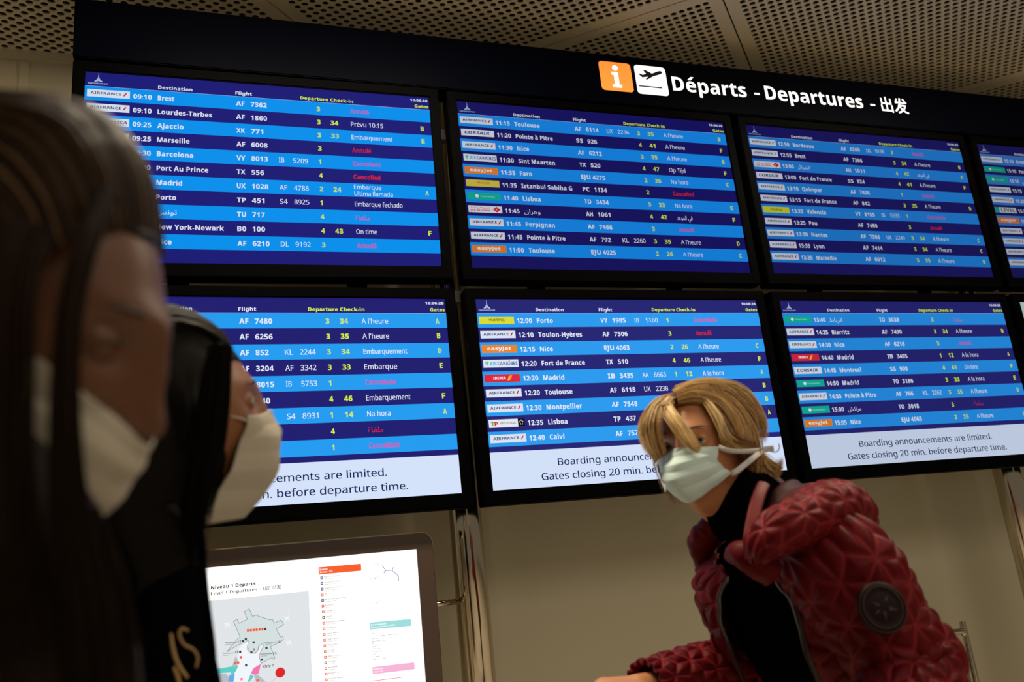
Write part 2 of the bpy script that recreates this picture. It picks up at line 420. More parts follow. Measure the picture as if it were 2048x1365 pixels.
def airline_tile(mb, al, pl, u, v0, hgt, S):
    """small carrier tile on a row: u, v0 in metres on the screen, z downwards is negative"""
    w = 0.1115 * W; x0 = u; z1 = v0 - 0.21 * hgt; z0 = v0 - 0.74 * hgt; cz = (z0 + z1) / 2; h = z1 - z0
    def L(key, rgb): return screen_mat(key, rgb, S)
    bg = {'AF': (222, 230, 246), 'SS': (226, 232, 246), 'TX': (222, 232, 244), 'XK': (222, 230, 246), 'EJU': (240, 132, 40), 'PC': (214, 200, 70),
          'TO': (12, 184, 160), 'AH': (228, 228, 238), 'VY': (220, 220, 48), 'IB': (222, 40, 62), 'TP': (232, 236, 242), 'LV': (214, 222, 226)}[al]
    y = -0.0009
    mb.poly([pl(x0, z0, y), pl(x0 + w, z0, y), pl(x0 + w, z1, y), pl(x0, z1, y)], L('tile_' + al, bg))
    y = -0.0013
    def quad(a, m): mb.poly([pl(x0 + w * p, z0 + h * q, y) for p, q in a], m)
    def tx(s, fx, fz, fcap, m, fw=None, bold=False, al_='L', shear=0): text(mb, s, x0 + w * fx, z0 + h * fz, h * fcap, m, pl, width=fw * w if fw else None, bold=bold, align=al_, shear=shear, y=y)
    navy = L('tile_ink', (28, 34, 84)); wht = L('tile_white', (240, 240, 250)); red = L('tile_red', (214, 30, 48))
    if al == 'AF':
        tx('AIRFRANCE', .08, .36, .34, navy, .72, 0.5)
        quad([(.84, .3), (.88, .3), (.935, .74), (.895, .74)], red)
    elif al == 'SS': tx('CORSAIR', .09, .30, .44, L('corsair_ink', (24, 46, 120)), .76, True, shear=.25)
    elif al == 'XK': tx('AIR CORSICA', .05, .34, .36, navy, .9, 0.5, shear=.2)
    elif al == 'TX':
        g = L('plant_green', (96, 190, 150))
        for k in range(5):
            a = math.radians(30 + 30 * k); quad([(.10, .2), (.10 + .055 * math.cos(a) - .012, .55 + .3 * math.sin(a)), (.10 + .055 * math.cos(a) + .012, .5 + .3 * math.sin(a))], g)
        tx('AIR', .19, .27, .46, L('cyan_ink', (40, 176, 216)), .19, 0.5); tx('CARAÏBES', .40, .27, .46, L('blue_ink', (30, 76, 160)), .57, 0.5)
    elif al == 'EJU': tx('easyJet', .15, .34, .46, wht, .68, True)
    elif al == 'PC': tx('PEGASUS', .33, .45, .26, red, .36, 0.5, shear=.2); quad([(.56, .3), (.68, .3), (.68, .33), (.56, .33)], L('tile_ink', (28, 34, 84)))
    elif al == 'TO':
        mb.poly([pl(x0 + w * .29 + a, cz + b2, y) for a, b2 in ngon_disc(0, 0, h * .24)], wht); tx('transavia', .39, .38, .22, L('pale_green', (150, 226, 210)), .42)
    elif al == 'AH':
        tx('AIR ALGERIE', .05, .2, .24, red, .58, 0.5, shear=.2); tx('\uFEAE\uFE8B\uFE8D\uFEB0\uFEA0\uFEDF\uFE8D \uFEF3\uFEEE\uFEA0\uFEDF\uFE8D \uFEC1\uFEEE\uFEC4\uFEA8\uFEDF\uFE8D', .05, .62, .2, red, .56)
        quad([(.72, .5), (.84, .93), (.95, .5), (.84, .08)], red); quad([(.78, .55), (.86, .62), (.86, .48)], wht); quad([(.80, .35), (.88, .72), (.84, .45)], wht)
    elif al == 'VY': tx('vueling', .27, .38, .38, L('grey_ink', (84, 84, 64)), .44)
    elif al == 'IB':
        tx('IBERIA', .24, .36, .34, wht, .36, True)
        quad([(.63, .15), (.70, .2), (.74, .85), (.68, .7)], L('iberia_yellow', (246, 196, 50))); quad([(.71, .15), (.75, .4), (.79, .9), (.74, .88)], L('iberia_orange', (246, 120, 40)))
    elif al == 'TP':
        quad([(.81, 0), (1, 0), (1, 1), (.81, 1)], L('tile_black', (12, 12, 20)))
        y = -0.0016
        tx('T', .055, .2, .5, L('tap_green', (90, 180, 70)), .10, True); tx('P', .155, .2, .5, red, .095, True); tx('AIRPORTUGAL', .29, .38, .26, L('grey_ink2', (120, 126, 130)), .47)
        for k in range(5):
            a = math.pi / 2 + 2 * math.pi * k / 5; c = (.905 + .045 * math.cos(a), .52 + .24 * math.sin(a))
            quad([(c[0] - .014, c[1] - .06), (c[0] + .014, c[1] - .06), (c[0] + .004, c[1] + .12), (c[0] - .004, c[1] + .12)], wht)
    elif al == 'LV':
        quad([(0, 0), (.2, 0), (.2, 1), (0, 1)], L('level_teal', (20, 180, 176)))
        tx('LEVEL', .28, .2, .62, L('tile_ink', (28, 34, 84)), .64, 0.5)

def monitor(c, r):
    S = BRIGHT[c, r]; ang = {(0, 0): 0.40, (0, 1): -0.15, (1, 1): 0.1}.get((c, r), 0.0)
    X0 = c * PX; Z0 = ZO - r * PZ
    cx, cz = X0 + W / 2, Z0 - H / 2
    ca, sa = math.cos(math.radians(ang)), math.sin(math.radians(ang))
    def pl(x, z, y=0.0):      # x from the screen's left edge, z from its top edge (negative downwards)
        dx, dz = X0 + x - cx, Z0 + z - cz
        return (cx + dx * ca - dz * -sa, y, cz - dx * -sa + dz * ca) if ang else (X0 + x, y, Z0 + z)
    root = empty('departure_screen', (cx, 0.03, cz), LABELS[c, r], 'screen', 'departure screens')
    # housing: bezel ring standing 6 mm proud of the picture and a deep back
    bz, bt, bb = 0.033, 0.033, 0.042
    b = MB()
    def bx(x0, z0, x1, z1, y0, y1, bev=0.003):
        q = MB(); q.box((x0, y0, z0), (x1, y1, z1), M_BLACK, bev)
        b.add([pl(v[0], v[2], v[1]) for v in q.v], q.f, M_BLACK)
    bx(-bz, 0.0, W + bz, bt, -0.006, 0.05); bx(-bz, -H - bb, W + bz, -H, -0.006, 0.05)
    bx(-bz, -H - bb, 0.0, bt, -0.0062, 0.05); bx(W, -H - bb, W + bz, bt, -0.0062, 0.05)
    b.build('bezel', root)
    q = MB(); q.box((0.03, 0.045, -H - 0.01), (W - 0.03, 0.10, 0.0), M_BLACK, 0.006)
    b = MB(); b.add([pl(v[0], v[2], v[1]) for v in q.v], q.f, M_BLACK); b.build('back_cover', root)
    def rect(mb, x0, z0, x1, z1, y, m): mb.poly([pl(x0, z0, y), pl(x1, z0, y), pl(x1, z1, y), pl(x0, z1, y)], m)
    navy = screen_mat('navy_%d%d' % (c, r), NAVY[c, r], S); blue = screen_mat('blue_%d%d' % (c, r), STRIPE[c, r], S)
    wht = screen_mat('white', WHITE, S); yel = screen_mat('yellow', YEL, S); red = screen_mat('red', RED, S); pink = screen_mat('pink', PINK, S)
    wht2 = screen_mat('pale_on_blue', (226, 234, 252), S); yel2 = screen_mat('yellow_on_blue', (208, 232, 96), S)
    # the pane itself, 4 mm thick
    q = MB(); q.box((0, 0.0, -H), (W, 0.004, 0), navy if (c, r) != (3, 1) else screen_mat('blank', (206, 226, 226), S))
    b = MB(); b.add([pl(v[0], v[2], v[1]) for v in q.v], q.f, q.mats[0]); panel = b.build('screen_panel', root)
    if (c, r) == (3, 1): return
    rows = SCR[c, r]
    h0 = (0.0795 if r == 0 else 0.0803) * H; rh = (0.0772 if r == 0 else 0.0783) * H
    # header
    hb = MB()
    T = lambda mb, s, u, z, cap, m, w=None, bold=True, align='L': text(mb, s, u * W, z, cap, m, pl, width=w * W if w else None, bold=bold, align=align, y=-0.0013)
    capH = 0.0182 * H; bl = -0.0690 * H
    T(hb, 'Destination', .1925, bl, capH, wht, .0935); T(hb, 'Flight', .4065, bl, capH, wht, .0475)
    T(hb, 'Departure', .596, bl, capH, yel, .084); T(hb, 'Check-in', .686, bl, capH, yel, .0705)
    T(hb, 'Gates', .9515, bl, capH, yel, .0455); T(hb, '10:06:28', .9385, -0.031 * H, 0.0145 * H, wht, .0565)
    lg = screen_mat('logo_grey', (168, 186, 224), S)
    tw = [(-.35, 0), (-.75, -.05), (-1, -.0), (-.95, .16), (-.55, .34), (-.34, .5), (-.34, .72), (-.22, .55), (-.16, .7), (-.06, 1.15), (-.04, 1.6), (.04, 1.6), (.06, 1.15), (.16, .75), (.24, .55), (.34, .72), (.34, .5), (.55, .34), (.95, .16), (1, 0), (.75, -.05), (.35, 0), (.2, .12), (-.2, .12)]
    hb.poly([pl(.0345 * W + a * .0105 * W, -0.053 * H + d * 0.029 * H, -0.0013) for a, d in tw], lg)
    T(hb, 'PARISAÉROPORT', .008, -0.0665 * H, 0.0075 * H, lg, .0525)
    rect(hb, 0, -h0, W, -h0 + 0.0022 * H, -0.0008, screen_mat('rule', (150, 170, 235), S))
    BUILD.append((hb, 'header_lettering', panel, 'stuff'))
    for i, R_ in enumerate(rows):
        zt = -h0 - i * rh
        light = i % 2 == 0
        if light:
            sb = MB(); rect(sb, 0, zt - rh + 0.0008, W, zt, -0.0005, blue); BUILD.append((sb, 'row_stripe', panel, None))
        mb = MB(); w_, y_ = (wht2 if light else wht), (yel2 if light else yel)
        al, tm, dest, cd, num, c2, n2, hall, desk, st, gate = R_
        if al:
            tb = MB(); airline_tile(tb, al, pl, .0062 * W, zt, rh, S); BUILD.append((tb, 'airline_tile', panel, 'stuff'))
        base = zt - 0.685 * rh; cap = 0.335 * rh
        tx = lambda s, u, m, w=None, bold=True, align='L', cp=cap, bz_=base: text(mb, s, u * W, bz_, cp, m, pl, width=w * W if w else None, bold=bold, align=align, y=-0.0013, sx=0.93)
        def dig(s, per): return len(s) * per
        if tm: tx(tm, .1268, w_, .0492)
        if dest:
            ar = ord(dest[0]) > 0xFE00
            wd = {'Brest': .0445, 'Lourdes-Tarbes': .1485, 'Toulon-Hyères': .146, 'Istanbul Sabiha G': .178, 'Pointe à Pitre': .131, 'Marseille': .087, 'Port Au Prince': .138}.get(dest)
            tx(dest, .192, w_, .055 if ar else wd, 0.5 if ar else True)
        if cd: tx(cd, .408, w_, .0245 * len(cd) / 2 if len(cd) == 2 else .034)
        if num: tx(num, .4495, w_, dig(num.strip(), .0117))
        if c2: tx(c2, .5275, w_, .0155 if c2 == 'IB' else .022, False); tx(n2, .569, w_, .0425, False)
        if hall: tx(hall, .6435, y_, None if hall == '1' else .0108)
        if desk: tx(desk, .684, y_, .0235)
        if st:
            ar = ord(st[0]) > 0xFE00
            bad = st in ('Annulé', 'Cancelado', 'Cancelled', 'Cancellato') or st == AR['cancel']
            m = (pink if light else red) if bad else w_
            wd = {"A l'heure": .0768, 'Embarquement': .127, 'Annulé': .058, 'Cancelado': .087, 'Cancelled': .082, 'Cancellato': .087, 'On time': .062, 'Na hora': .066, 'A la hora': .078, 'Embarque fechado': .145, 'Prévu 10:15': .1}.get(st)
            if ar: wd = .043 if st == AR['cancel'] else .06
            if '|' in st:
                a, d = st.split('|'); tx(a, .746, w_, .083, False, cp=cap * .95, bz_=zt - .42 * rh); tx(d, .746, w_, .117, False, cp=cap * .95, bz_=zt - .9 * rh)
            else: tx(st, .746, m, wd, 0.5 if (bad or ar) else False)
        if gate: tx(gate, .966, y_, .0105)
        BUILD.append((mb, 'row_lettering', panel, 'stuff'))
    if r == 1:
        nb = MB(); nz = -0.811 * H
        rect(nb, 0, -H, W, nz, -0.0005, screen_mat('notice', (212, 226, 250), S * 1.0))
        ink = screen_mat('notice_ink', (22, 26, 86), S)
        text(nb, 'Boarding announcements are limited.', .209 * W, -.8945 * H, .0355 * H, ink, pl, width=.581 * W, y=-0.001)
        text(nb, 'Gates closing 20 min. before departure time.', .1527 * W, -.9645 * H, .0355 * H, ink, pl, width=.694 * W, y=-0.001)
        BUILD.append((nb, 'notice_strip', panel, 'stuff'))
for key in SCR: monitor(*key)

# ------------------------------------------------------------------ header sign
hx0, hx1, hz0, hz1 = -0.033, 4.40, ZO + 0.044, ZO + 0.243
hdr = empty('header_sign', ((hx0 + hx1) / 2, 0.08, hz0), 'long black light-box sign above the screens reading Départs - Departures', 'sign')
b = MB(); b.box((hx0, 0.0, hz0), (hx1, 0.09, hz1), M_HEADER, 0.003); b.build('sign_box', hdr)
hp = lambda x, z, y=0.0: (x, y - 0.0006, ZO + z)
E_W = mat('sign_white_lit', (0.8, 0.8, 0.8, 1), 0.3, emit=lin(246, 246, 250), strength=0.97)
E_O = mat('sign_orange_lit', (0.8, 0.3, 0.05, 1), 0.3, emit=lin(252, 118, 46), strength=1.0)
E_K = mat('sign_black_film', (0.003, 0.004, 0.008, 1), 0.25)
def rrect(x0, z0, x1, z1, r, n=6):
    o = []
    for cx, cz, a in ((x1 - r, z1 - r, 0), (x0 + r, z1 - r, 90), (x0 + r, z0 + r, 180), (x1 - r, z0 + r, 270)):
        for k in range(n + 1): t = math.radians(a + 90 * k / n); o.append((cx + r * math.cos(t), cz + r * math.sin(t)))
    return o
b = MB(); b.poly([hp(*q) for q in rrect(1.657, .094, 1.783, .212, .013)], E_O)
b.poly([hp(*q, -.0008) for q in ngon_disc(1.72, .188, .0115, 24)], E_W)
b.poly([hp(*q, -.0008) for q in ((1.703, .171), (1.729, .171), (1.729, .120), (1.738, .120), (1.738, .108), (1.703, .108), (1.703, .120), (1.711, .120), (1.711, .159), (1.703, .159))], E_W)
b.build('information_pictogram', hdr)
b = MB(); b.poly([hp(*q) for q in rrect(1.798, .092, 1.925, .211, .013)], E_W)
pln = [(1.812, .172), (1.818, .175), (1.828, .171), (1.843, .176), (1.832, .192), (1.842, .192), (1.868, .180), (1.896, .193), (1.907, .194), (1.911, .188), (1.904, .181), (1.872, .169), (1.845, .153), (1.837, .154), (1.850, .165), (1.825, .160)]
b.poly([hp(*q, -.0008) for q in pln], E_K)
b.poly([hp(*q, -.0008) for q in ((1.806, .126), (1.900, .126), (1.900, .121), (1.806, .121))], E_K)
b.build('departures_pictogram', hdr)
hl = MB()
HT = lambda s, x, w, z=.1185, cap=.058, bold=0.5: text(hl, s, x, z, cap, E_W, hp, width=w, bold=bold)
HT('Départs', 1.946, .315); HT('-', 2.296, .024, .120); HT('Departures', 2.346, .456); HT('-', 2.838, .024, .120); HT('出发', 2.892, .136, .118, .054, True)
BUILD.append((hl, 'sign_lettering', hdr, 'stuff'))
# ------------------------------------------------------------------ mounting rack behind the screens
rack = empty('screen_rack', (2.2, 0.14, ZO - 0.65), 'dark metal rails that carry the departure screens, seen in the gaps', 'rack')
for z in (ZO - 0.06, ZO - 0.645):
    b = MB(); b.box((-0.02, 0.1175, z - 0.02), (4.38, 0.145, z + 0.02), M_RAIL, 0.002); b.build('rail', rack)
for c in range(4):
    for x in (c * PX + 0.25, c * PX + 0.77):
        b = MB(); b.box((x - 0.03, 0.102, ZO - 1.28), (x + 0.03, 0.1165, ZO + 0.2), M_BLACK, 0.002); b.build('bracket', rack)

# ------------------------------------------------------------------ posts
for k, (x, lab) in enumerate(((1.081, 'polished steel post below the screens, between the map panel and the blonde woman'), (3.298, 'polished steel post under the screens at the right edge'))):
    po = empty('steel_post', (x, 0.22, 0), lab, 'post', 'steel posts under the screens')
    cyl('tube', (x, 0.21, 0.01), (x, 0.21, ZO + 0.2), 0.051, M_CHROME, po, 48)
    cyl('floor_flange', (x, 0.21, 0.0), (x, 0.21, 0.012), 0.10, M_STEEL, po, 40)

# ------------------------------------------------------------------ map panel
KY = 0.04
kx0, kx1, kz1, kz0 = -0.18, 0.931, ZO - 1.388, ZO - 2.18
sx0, sx1, sz1, sz0 = -0.10, 0.8845, ZO - 1.4315, ZO - 2.13
kio = empty('map_panel', ((kx0 + kx1) / 2, KY + 0.04, kz0), 'backlit airport map panel in a brown frame with rounded corners, below the left screens', 'map')
b = MB()
o_ = rrect(kx0, kz0, kx1, kz1, .03, 8); i_ = rrect(sx0, sz0, sx1, sz1, .0008, 8)
n = len(o_)
vs = [(x, KY, z) for x, z in o_] + [(x, KY, z) for x, z in i_] + [(x, KY + .006, z) for x, z in i_] + [(x, KY + .07, z) for x, z in o_]
fs = []
for k in range(n):
    m = (k + 1) % n
    fs += [[k, m, n + m, n + k], [n + k, n + m, 2 * n + m, 2 * n + k], [3 * n + k, 3 * n + m, m, k]]
fs.append([3 * n + k for k in range(n)])
b.add(vs, fs, M_BROWN); b.build('frame', kio)
b = MB(); oo = rrect(kx0 - .004, kz0 - .004, kx1 + .004, kz1 + .004, .034, 8)
vs = [(x, KY + .012, z) for x, z in oo] + [(x, KY + .075, z) for x, z in oo]
b.add(vs, [[k, (k + 1) % n, n + (k + 1) % n, n + k] for k in range(n)] + [[n + k for k in range(n)], list(range(n))[::-1]], M_CHROME); b.build('edge_trim', kio)
for z in (ZO - 1.588, ZO - 2.0):
    cyl('mounting_arm', (kx1 - .02, 0.075, z), (1.031, 0.186, z), .0085, M_CHROME, kio, 20)
K_W = mat('map_white_lit', (0.8, 0.8, 0.8, 1), 0.3, spec=0.0, emit=lin(246, 250, 254), strength=1.0)
b = MB(); b.box((sx0, KY + .004, sz0), (sx1, KY + .010, sz1), K_W); mp = b.build('light_panel', kio)
kl = lambda x, z, y=0.0: (x, KY + .0036 + y, z)
def kp(px, py): q = on_y(px, py, KY + .0036); return (q.x, q.z)
def KM(key, rgb, s=1.0): return mat('map_' + key, (0.002, 0.002, 0.002, 1), 0.5, spec=0.0, emit=lin(*rgb), strength=s)
mb = MB()
def kpoly(pts, m, y=-.0002): mb.poly([kl(*kp(*q), y) for q in pts], m)
def kline(pts, w, m, y=-.0005, closed=False):
    P_ = [Vector(kp(*q)) for q in pts]
    if closed: P_.append(P_[0])
    for a, d in zip(P_, P_[1:]):
        t = (d - a); L = t.length
        if L < 1e-6: continue
        nrm = Vector((-t.y, t.x)) / L * w / 2
        mb.poly([kl(*(a + nrm), y), kl(*(a - nrm), y), kl(*(d - nrm), y), kl(*(d + nrm), y)], m)
def z4(x, y, ox=400, oy=1060, s=4.476): return (ox + x / s, oy + y / s)
gb = KM('pale_grey', (226, 229, 232), 1.0)
x0, zt = kp(*z4(60, 640)); x1, _ = kp(*z4(975, 570)); 
mb.poly([kl(sx0, sz0, -.0002), kl(x1, sz0, -.0002), kl(x1, zt, -.0002), kl(sx0, zt, -.0002)], gb)
term = [(395, 735), (440, 708), (470, 778), (512, 762), (520, 775), (630, 810), (648, 803), (663, 838), (725, 810), (750, 850), (683, 888), (720, 962), (738, 952), (748, 985), (690, 1020), (630, 1048), (650, 1095), (660, 1130), (672, 1150), (655, 1162), (645, 1145), (545, 1200), (530, 1130), (580, 1010), (525, 1040), (515, 1090), (480, 1108), (440, 1085), (425, 1050), (432, 990), (400, 1010), (345, 1030), (240, 1095), (330, 985), (360, 962), (300, 822), (333, 803), (350, 840), (425, 802)]
kpoly([z4(*q) for q in term], KM('pale_green', (213, 225, 224)), -.0003)
kline([z4(*q) for q in term], .0011, KM('line_grey', (110, 120, 128)), closed=True)
kpoly([z4(*q) for q in [(430, 990), (425, 1050), (440, 1090), (480, 1108), (515, 1090), (575, 1015), (525, 1120), (545, 1200), (460, 1290), (440, 1365), (290, 1365), (330, 1220), (345, 1120), (350, 1060)]], KM('white_area', (240, 246, 250)), -.0004)
kline([z4(*q) for q in [(425, 1040), (420, 1070), (445, 1105), (495, 1108), (520, 1080), (527, 1045)]], .0012, KM('salmon', (232, 150, 120)))
kpoly([z4(*q) for q in [(135, 1250), (345, 1215), (320, 1270), (290, 1300), (270, 1278), (140, 1290)]], KM('teal', (96, 206, 200)), -.0005)
kpoly([z4(*q) for q in [(265, 1300), (312, 1290), (300, 1365), (250, 1365)]], KM('sky', (110, 170, 226)), -.0006)
kpoly([z4(*q) for q in [(545, 1202), (525, 1290), (490, 1300), (455, 1285), (480, 1240)]], KM('pink', (244, 120, 176)), -.0005)
kpoly([z4(*q) for q in [(455, 1290), (480, 1320), (440, 1365), (425, 1365)]], KM('teal', (96, 206, 200)), -.0006)
kpoly([z4(*q) for q in [(480, 1295), (520, 1300), (590, 1365), (500, 1365)]], KM('mid_grey', (184, 190, 196)), -.0005)
kpoly([z4(*q) for q in [(100, 1290), (230, 1290), (270, 1330), (250, 1365), (100, 1365)]], KM('mid_grey', (184, 190, 196)), -.0004)
kpoly([z4(*q) for q in [(320, 1130), (345, 1190), (325, 1230), (285, 1232)]], KM('mid_grey', (184, 190, 196)), -.0005)
for k in range(7): kpoly([z4(*q) for q in [(418 + 26 * k, 893 - 2 * k), (438 + 26 * k, 891 - 2 * k), (440 + 26 * k, 913 - 2 * k), (420 + 26 * k, 915 - 2 * k)]], KM('orange', (240, 92, 56)) if k < 6 else KM('dark', (56, 64, 76)), -.0006)
for (x, y, c_) in ((410, 980, 'dark'), (480, 1010, 'dark'), (595, 1060, 'dark'), (553, 1165, 'dark'), (413, 1215, 'dark'), (365, 1143, 'orange'), (318, 1195, 'orange'), (342, 1192, 'orange'), (515, 1352, 'orange'), (372, 1340, 'pink'), (460, 1098, 'dark'), (385, 998, 'dark'), (360, 1095, 'dark')):
    kpoly([z4(x - 10, y - 10), z4(x + 10, y - 11), z4(x + 10, y + 10), z4(x - 10, y + 11)], KM(c_, {'dark': (56, 64, 76), 'orange': (240, 92, 56), 'pink': (244, 120, 176)}[c_]), -.0006)
for (x, y) in ((245, 850), (780, 795), (795, 1012)):                    # aircraft stands
    for a in (0.5, 2.1):
        dx, dy = 28 * math.cos(a), 28 * math.sin(a); kline([z4(x - dx, y - dy), z4(x + dx, y + dy)], .003, KM('white_area', (240, 246, 250)))
q = kp(*z4(718, 1280)); mb.poly([kl(q[0] + a, q[1] + d, -.0006) for a, d in ngon_disc(0, 0, .0125, 28)], KM('red', (222, 40, 44)))
kline([z4(690, 1320), z4(640, 1365)], .0009, KM('salmon', (232, 150, 120)))
ink = KM('ink', (26, 30, 38)); soft = KM('soft_ink', (70, 76, 86)); wt = KM('bright', (252, 252, 252), 1.1)
def kt(s, px, py, cap, m, w=None, bold=False):   # baseline start pixel
    x, z = kp(px, py); text(mb, s, x, z, cap, m, kl, width=w, bold=bold, y=-.0008)
def kw(pa, pb): return kp(*pb)[0] - kp(*pa)[0]
kt('Niveau 1 Départs', *z4(98, 535), .0082, ink, kw(z4(98, 535), z4(497, 505)), True)
kt('Level 1 Departures - 1层 出发', *z4(98, 588), .0082, soft, kw(z4(98, 588), z4(728, 540)))
kt('2', 386, 1194, .02, ink)
for s, x, y in (('17', 335, 1018), ('18', 312, 1110), ('16', 690, 1018), ('15', 652, 1122), ('8', 473, 1087)): kt(s, *z4(x, y), .0062, ink)
kt('Orly 1', *z4(567, 1238), .0066, ink, .0245)
for x, y, w_ in ((222, 1012, .028), (202, 1108, .028), (585, 1010, .026), (545, 1115, .026)):
    kline([z4(x, y), z4(x + w_ * 3900, y - 4)], .0012, soft); kline([z4(x, y + 18), z4(x + w_ * 2200, y + 15)], .0008, soft)
z5 = lambda x, y: z4(x, y, 620)
kpoly([z5(75, 338), z5(456, 305), z5(460, 368), z5(79, 402)], KM('orange_band', (250, 96, 44)), -.0003)
kt('Services', *z5(85, 368), .0052, wt, .0215, True); kt('Services - 服务', *z5(87, 390), .0045, wt, .035, 0.5)
lst = ['Agence de voyage', 'Assistance mobilité', 'Bagages hors format', 'Bar', "Bornes d'enregistrement", 'Boutiques', 'Change', 'Douane', 'Distributeurs de billets', 'Espace bébé', 'Espace enfants', 'Espace fumeurs', 'Espace jeux', 'La Poste', 'Objets trouvés', 'Parkings', 'Pharmacie', 'Premiers soins', "Propreté toilettes"]
en = ['Travel agency', 'Mobility assistance', 'Oversize baggage', 'Bar', 'Self service check-in', 'Shops', 'Bureau de change', 'Customs', 'Cash machines', 'Baby area', 'Children area', 'Smoking area', 'Play area', 'Post office', 'Lost property', 'Car parks', 'Pharmacy', 'First aid', 'Toilets']
dk = {0, 1, 2, 4, 7, 15}
for k, (a_, e_) in enumerate(zip(lst, en)):
    x, y = 92 + 2.4 * k, 432 + 50.8 * k
    c_ = KM('dark_blue', (44, 58, 92)) if k in dk else KM('orange', (240, 92, 56))
    kpoly([z5(x, y - 12), z5(x + 23, y - 14), z5(x + 24, y + 10), z5(x + 1, y + 12)], c_, -.0003)
    kpoly([z5(x + 7, y - 6), z5(x + 17, y - 7), z5(x + 17, y + 4), z5(x + 8, y + 5)], wt, -.0005)
    kt(a_, *z5(x + 32, y - 3), .0033, ink, bold=0.5); kt(e_, *z5(x + 34, y + 15), .0028, soft)
kpoly([z5(532, 832), z5(902, 800), z5(908, 862), z5(537, 896)], KM('pale_teal', (160, 222, 224)), -.0003)
kt('Bars et restaurants', *z5(545, 862), .0042, wt, .042, True); kt('Bars and restaurants - 酒吧和餐厅', *z5(547, 884), .0036, wt, .066, 0.5)
for k in range(11): kline([z5(548 + 1.6 * k, 932 + 23 * k), z5(548 + 1.6 * k + (30, 240, 70, 120, 20, 50, 75, 85, 28, 65, 115)[k], 930 + 23 * k - (30, 240, 70, 120, 20, 50, 75, 85, 28, 65, 115)[k] * .07)], .0009, soft)
kpoly([z5(556, 1232), z5(932, 1188), z5(938, 1250), z5(561, 1296)], KM('pale_pink', (248, 182, 216)), -.0003)
kt('Commerces', *z5(566, 1258), .0042, wt, .027, True); kt('Shops - 商店', *z5(568, 1282), .0036, wt, .027, 0.5)
kline([z5(572, 1355), z5(832, 1322)], .0016, KM('rose', (232, 90, 130)))
st_ = KM('pier_grey', (150, 150, 190))
kline([z5(655, 330), z5(676, 368), z5(735, 365), z5(792, 415), z5(795, 462)], .0020, st_); kline([z5(735, 365), z5(745, 335)], .0022, st_); kline([z5(676, 368), z5(660, 388)], .003, st_)
kline([z5(645, 322), z5(657, 330)], .0022, KM('rose', (232, 90, 130)))
for s, x, y in (('Orly 2', 573, 322), ('Orly 3', 542, 444), ('Orly 4', 556, 662)): kt(s, *z5(x, y), .0052, KM('faint_ink', (140, 146, 156)), .021)
BUILD.append((mb, 'map_print', mp, 'stuff'))

flush_text()
for mb_, nm, par, kd in BUILD: tag(mb_.build(nm, par), kind=kd) if mb_.f else None

# ------------------------------------------------------------------ metal stand at the lower right
q1 = on_y(1925, 1262, 0.30)
std = empty('metal_stand', (q1.x - 0.25, 0.3, 0), 'chrome-edged brushed metal stand behind the red jacket, lower right', 'stand')
sx_ = q1.x; szt = q1.z
b = MB(); b.box((sx_ - 0.46, 0.285, 0.30), (sx_ - 0.022, 0.30, szt - 0.045), M_STEEL, 0.004); b.build('panel', std)
G = tube_grid([(sx_ - 0.47, 0.29, 0.0), (sx_ - 0.47, 0.29, szt - .05), (sx_ - 0.455, 0.29, szt - .008), (sx_ - .42, .29, szt), (sx_ - .04, 0.29, szt), (sx_ - .008, .29, szt - .010), (sx_, 0.29, szt - .05), (sx_, 0.29, 0.0)], [(.011, .011)] * 8, 120, 14, (0, 1, 0))
grid_mesh('frame', G, M_CHROME, std, closed_u=True, cap=True)
b = MB(); b.box((sx_ - 0.40, 0.276, szt - 0.075), (sx_ - 0.05, 0.286, szt - 0.063), M_CHROME, 0.002); b.build('handle', std)
for x in (sx_ - 0.47, sx_):
    b = MB(); b.box((x - 0.03, 0.16, 0.0), (x + 0.03, 0.42, 0.012), M_STEEL, 0.003); b.build('foot', std)

# ================================================================== people
rng = np.random.default_rng(7); random.seed(7)
def skin_mat(name, c1, c2):
    m = noise_mat(name, c1, c2, 14, 0.46, 0.15, spec=0.4)
    b_ = m.node_tree.nodes['Principled BSDF']; b_.inputs['Subsurface Weight'].default_value = 0.12
    b_.inputs['Subsurface Radius'].default_value = (0.012, 0.005, 0.003)
    return m
def hair_mat(name, stops, rough=0.38, spec=0.5):
    m = mat(name, stops[0][1], rough, spec=spec); nt = m.node_tree; bs = nt.nodes['Principled BSDF']
    a = nt.nodes.new('ShaderNodeAttribute'); a.attribute_name = 'tone'
    r = nt.nodes.new('ShaderNodeValToRGB'); cr = r.color_ramp
    cr.elements[0].position, cr.elements[0].color = stops[0]; cr.elements[1].position, cr.elements[1].color = stops[-1]
    for p_, c_ in stops[1:-1]: e = cr.elements.new(p_); e.color = c_
    nt.links.new(a.outputs['Fac'], r.inputs['Fac']); nt.links.new(r.outputs['Color'], bs.inputs['Base Color'])
    return m

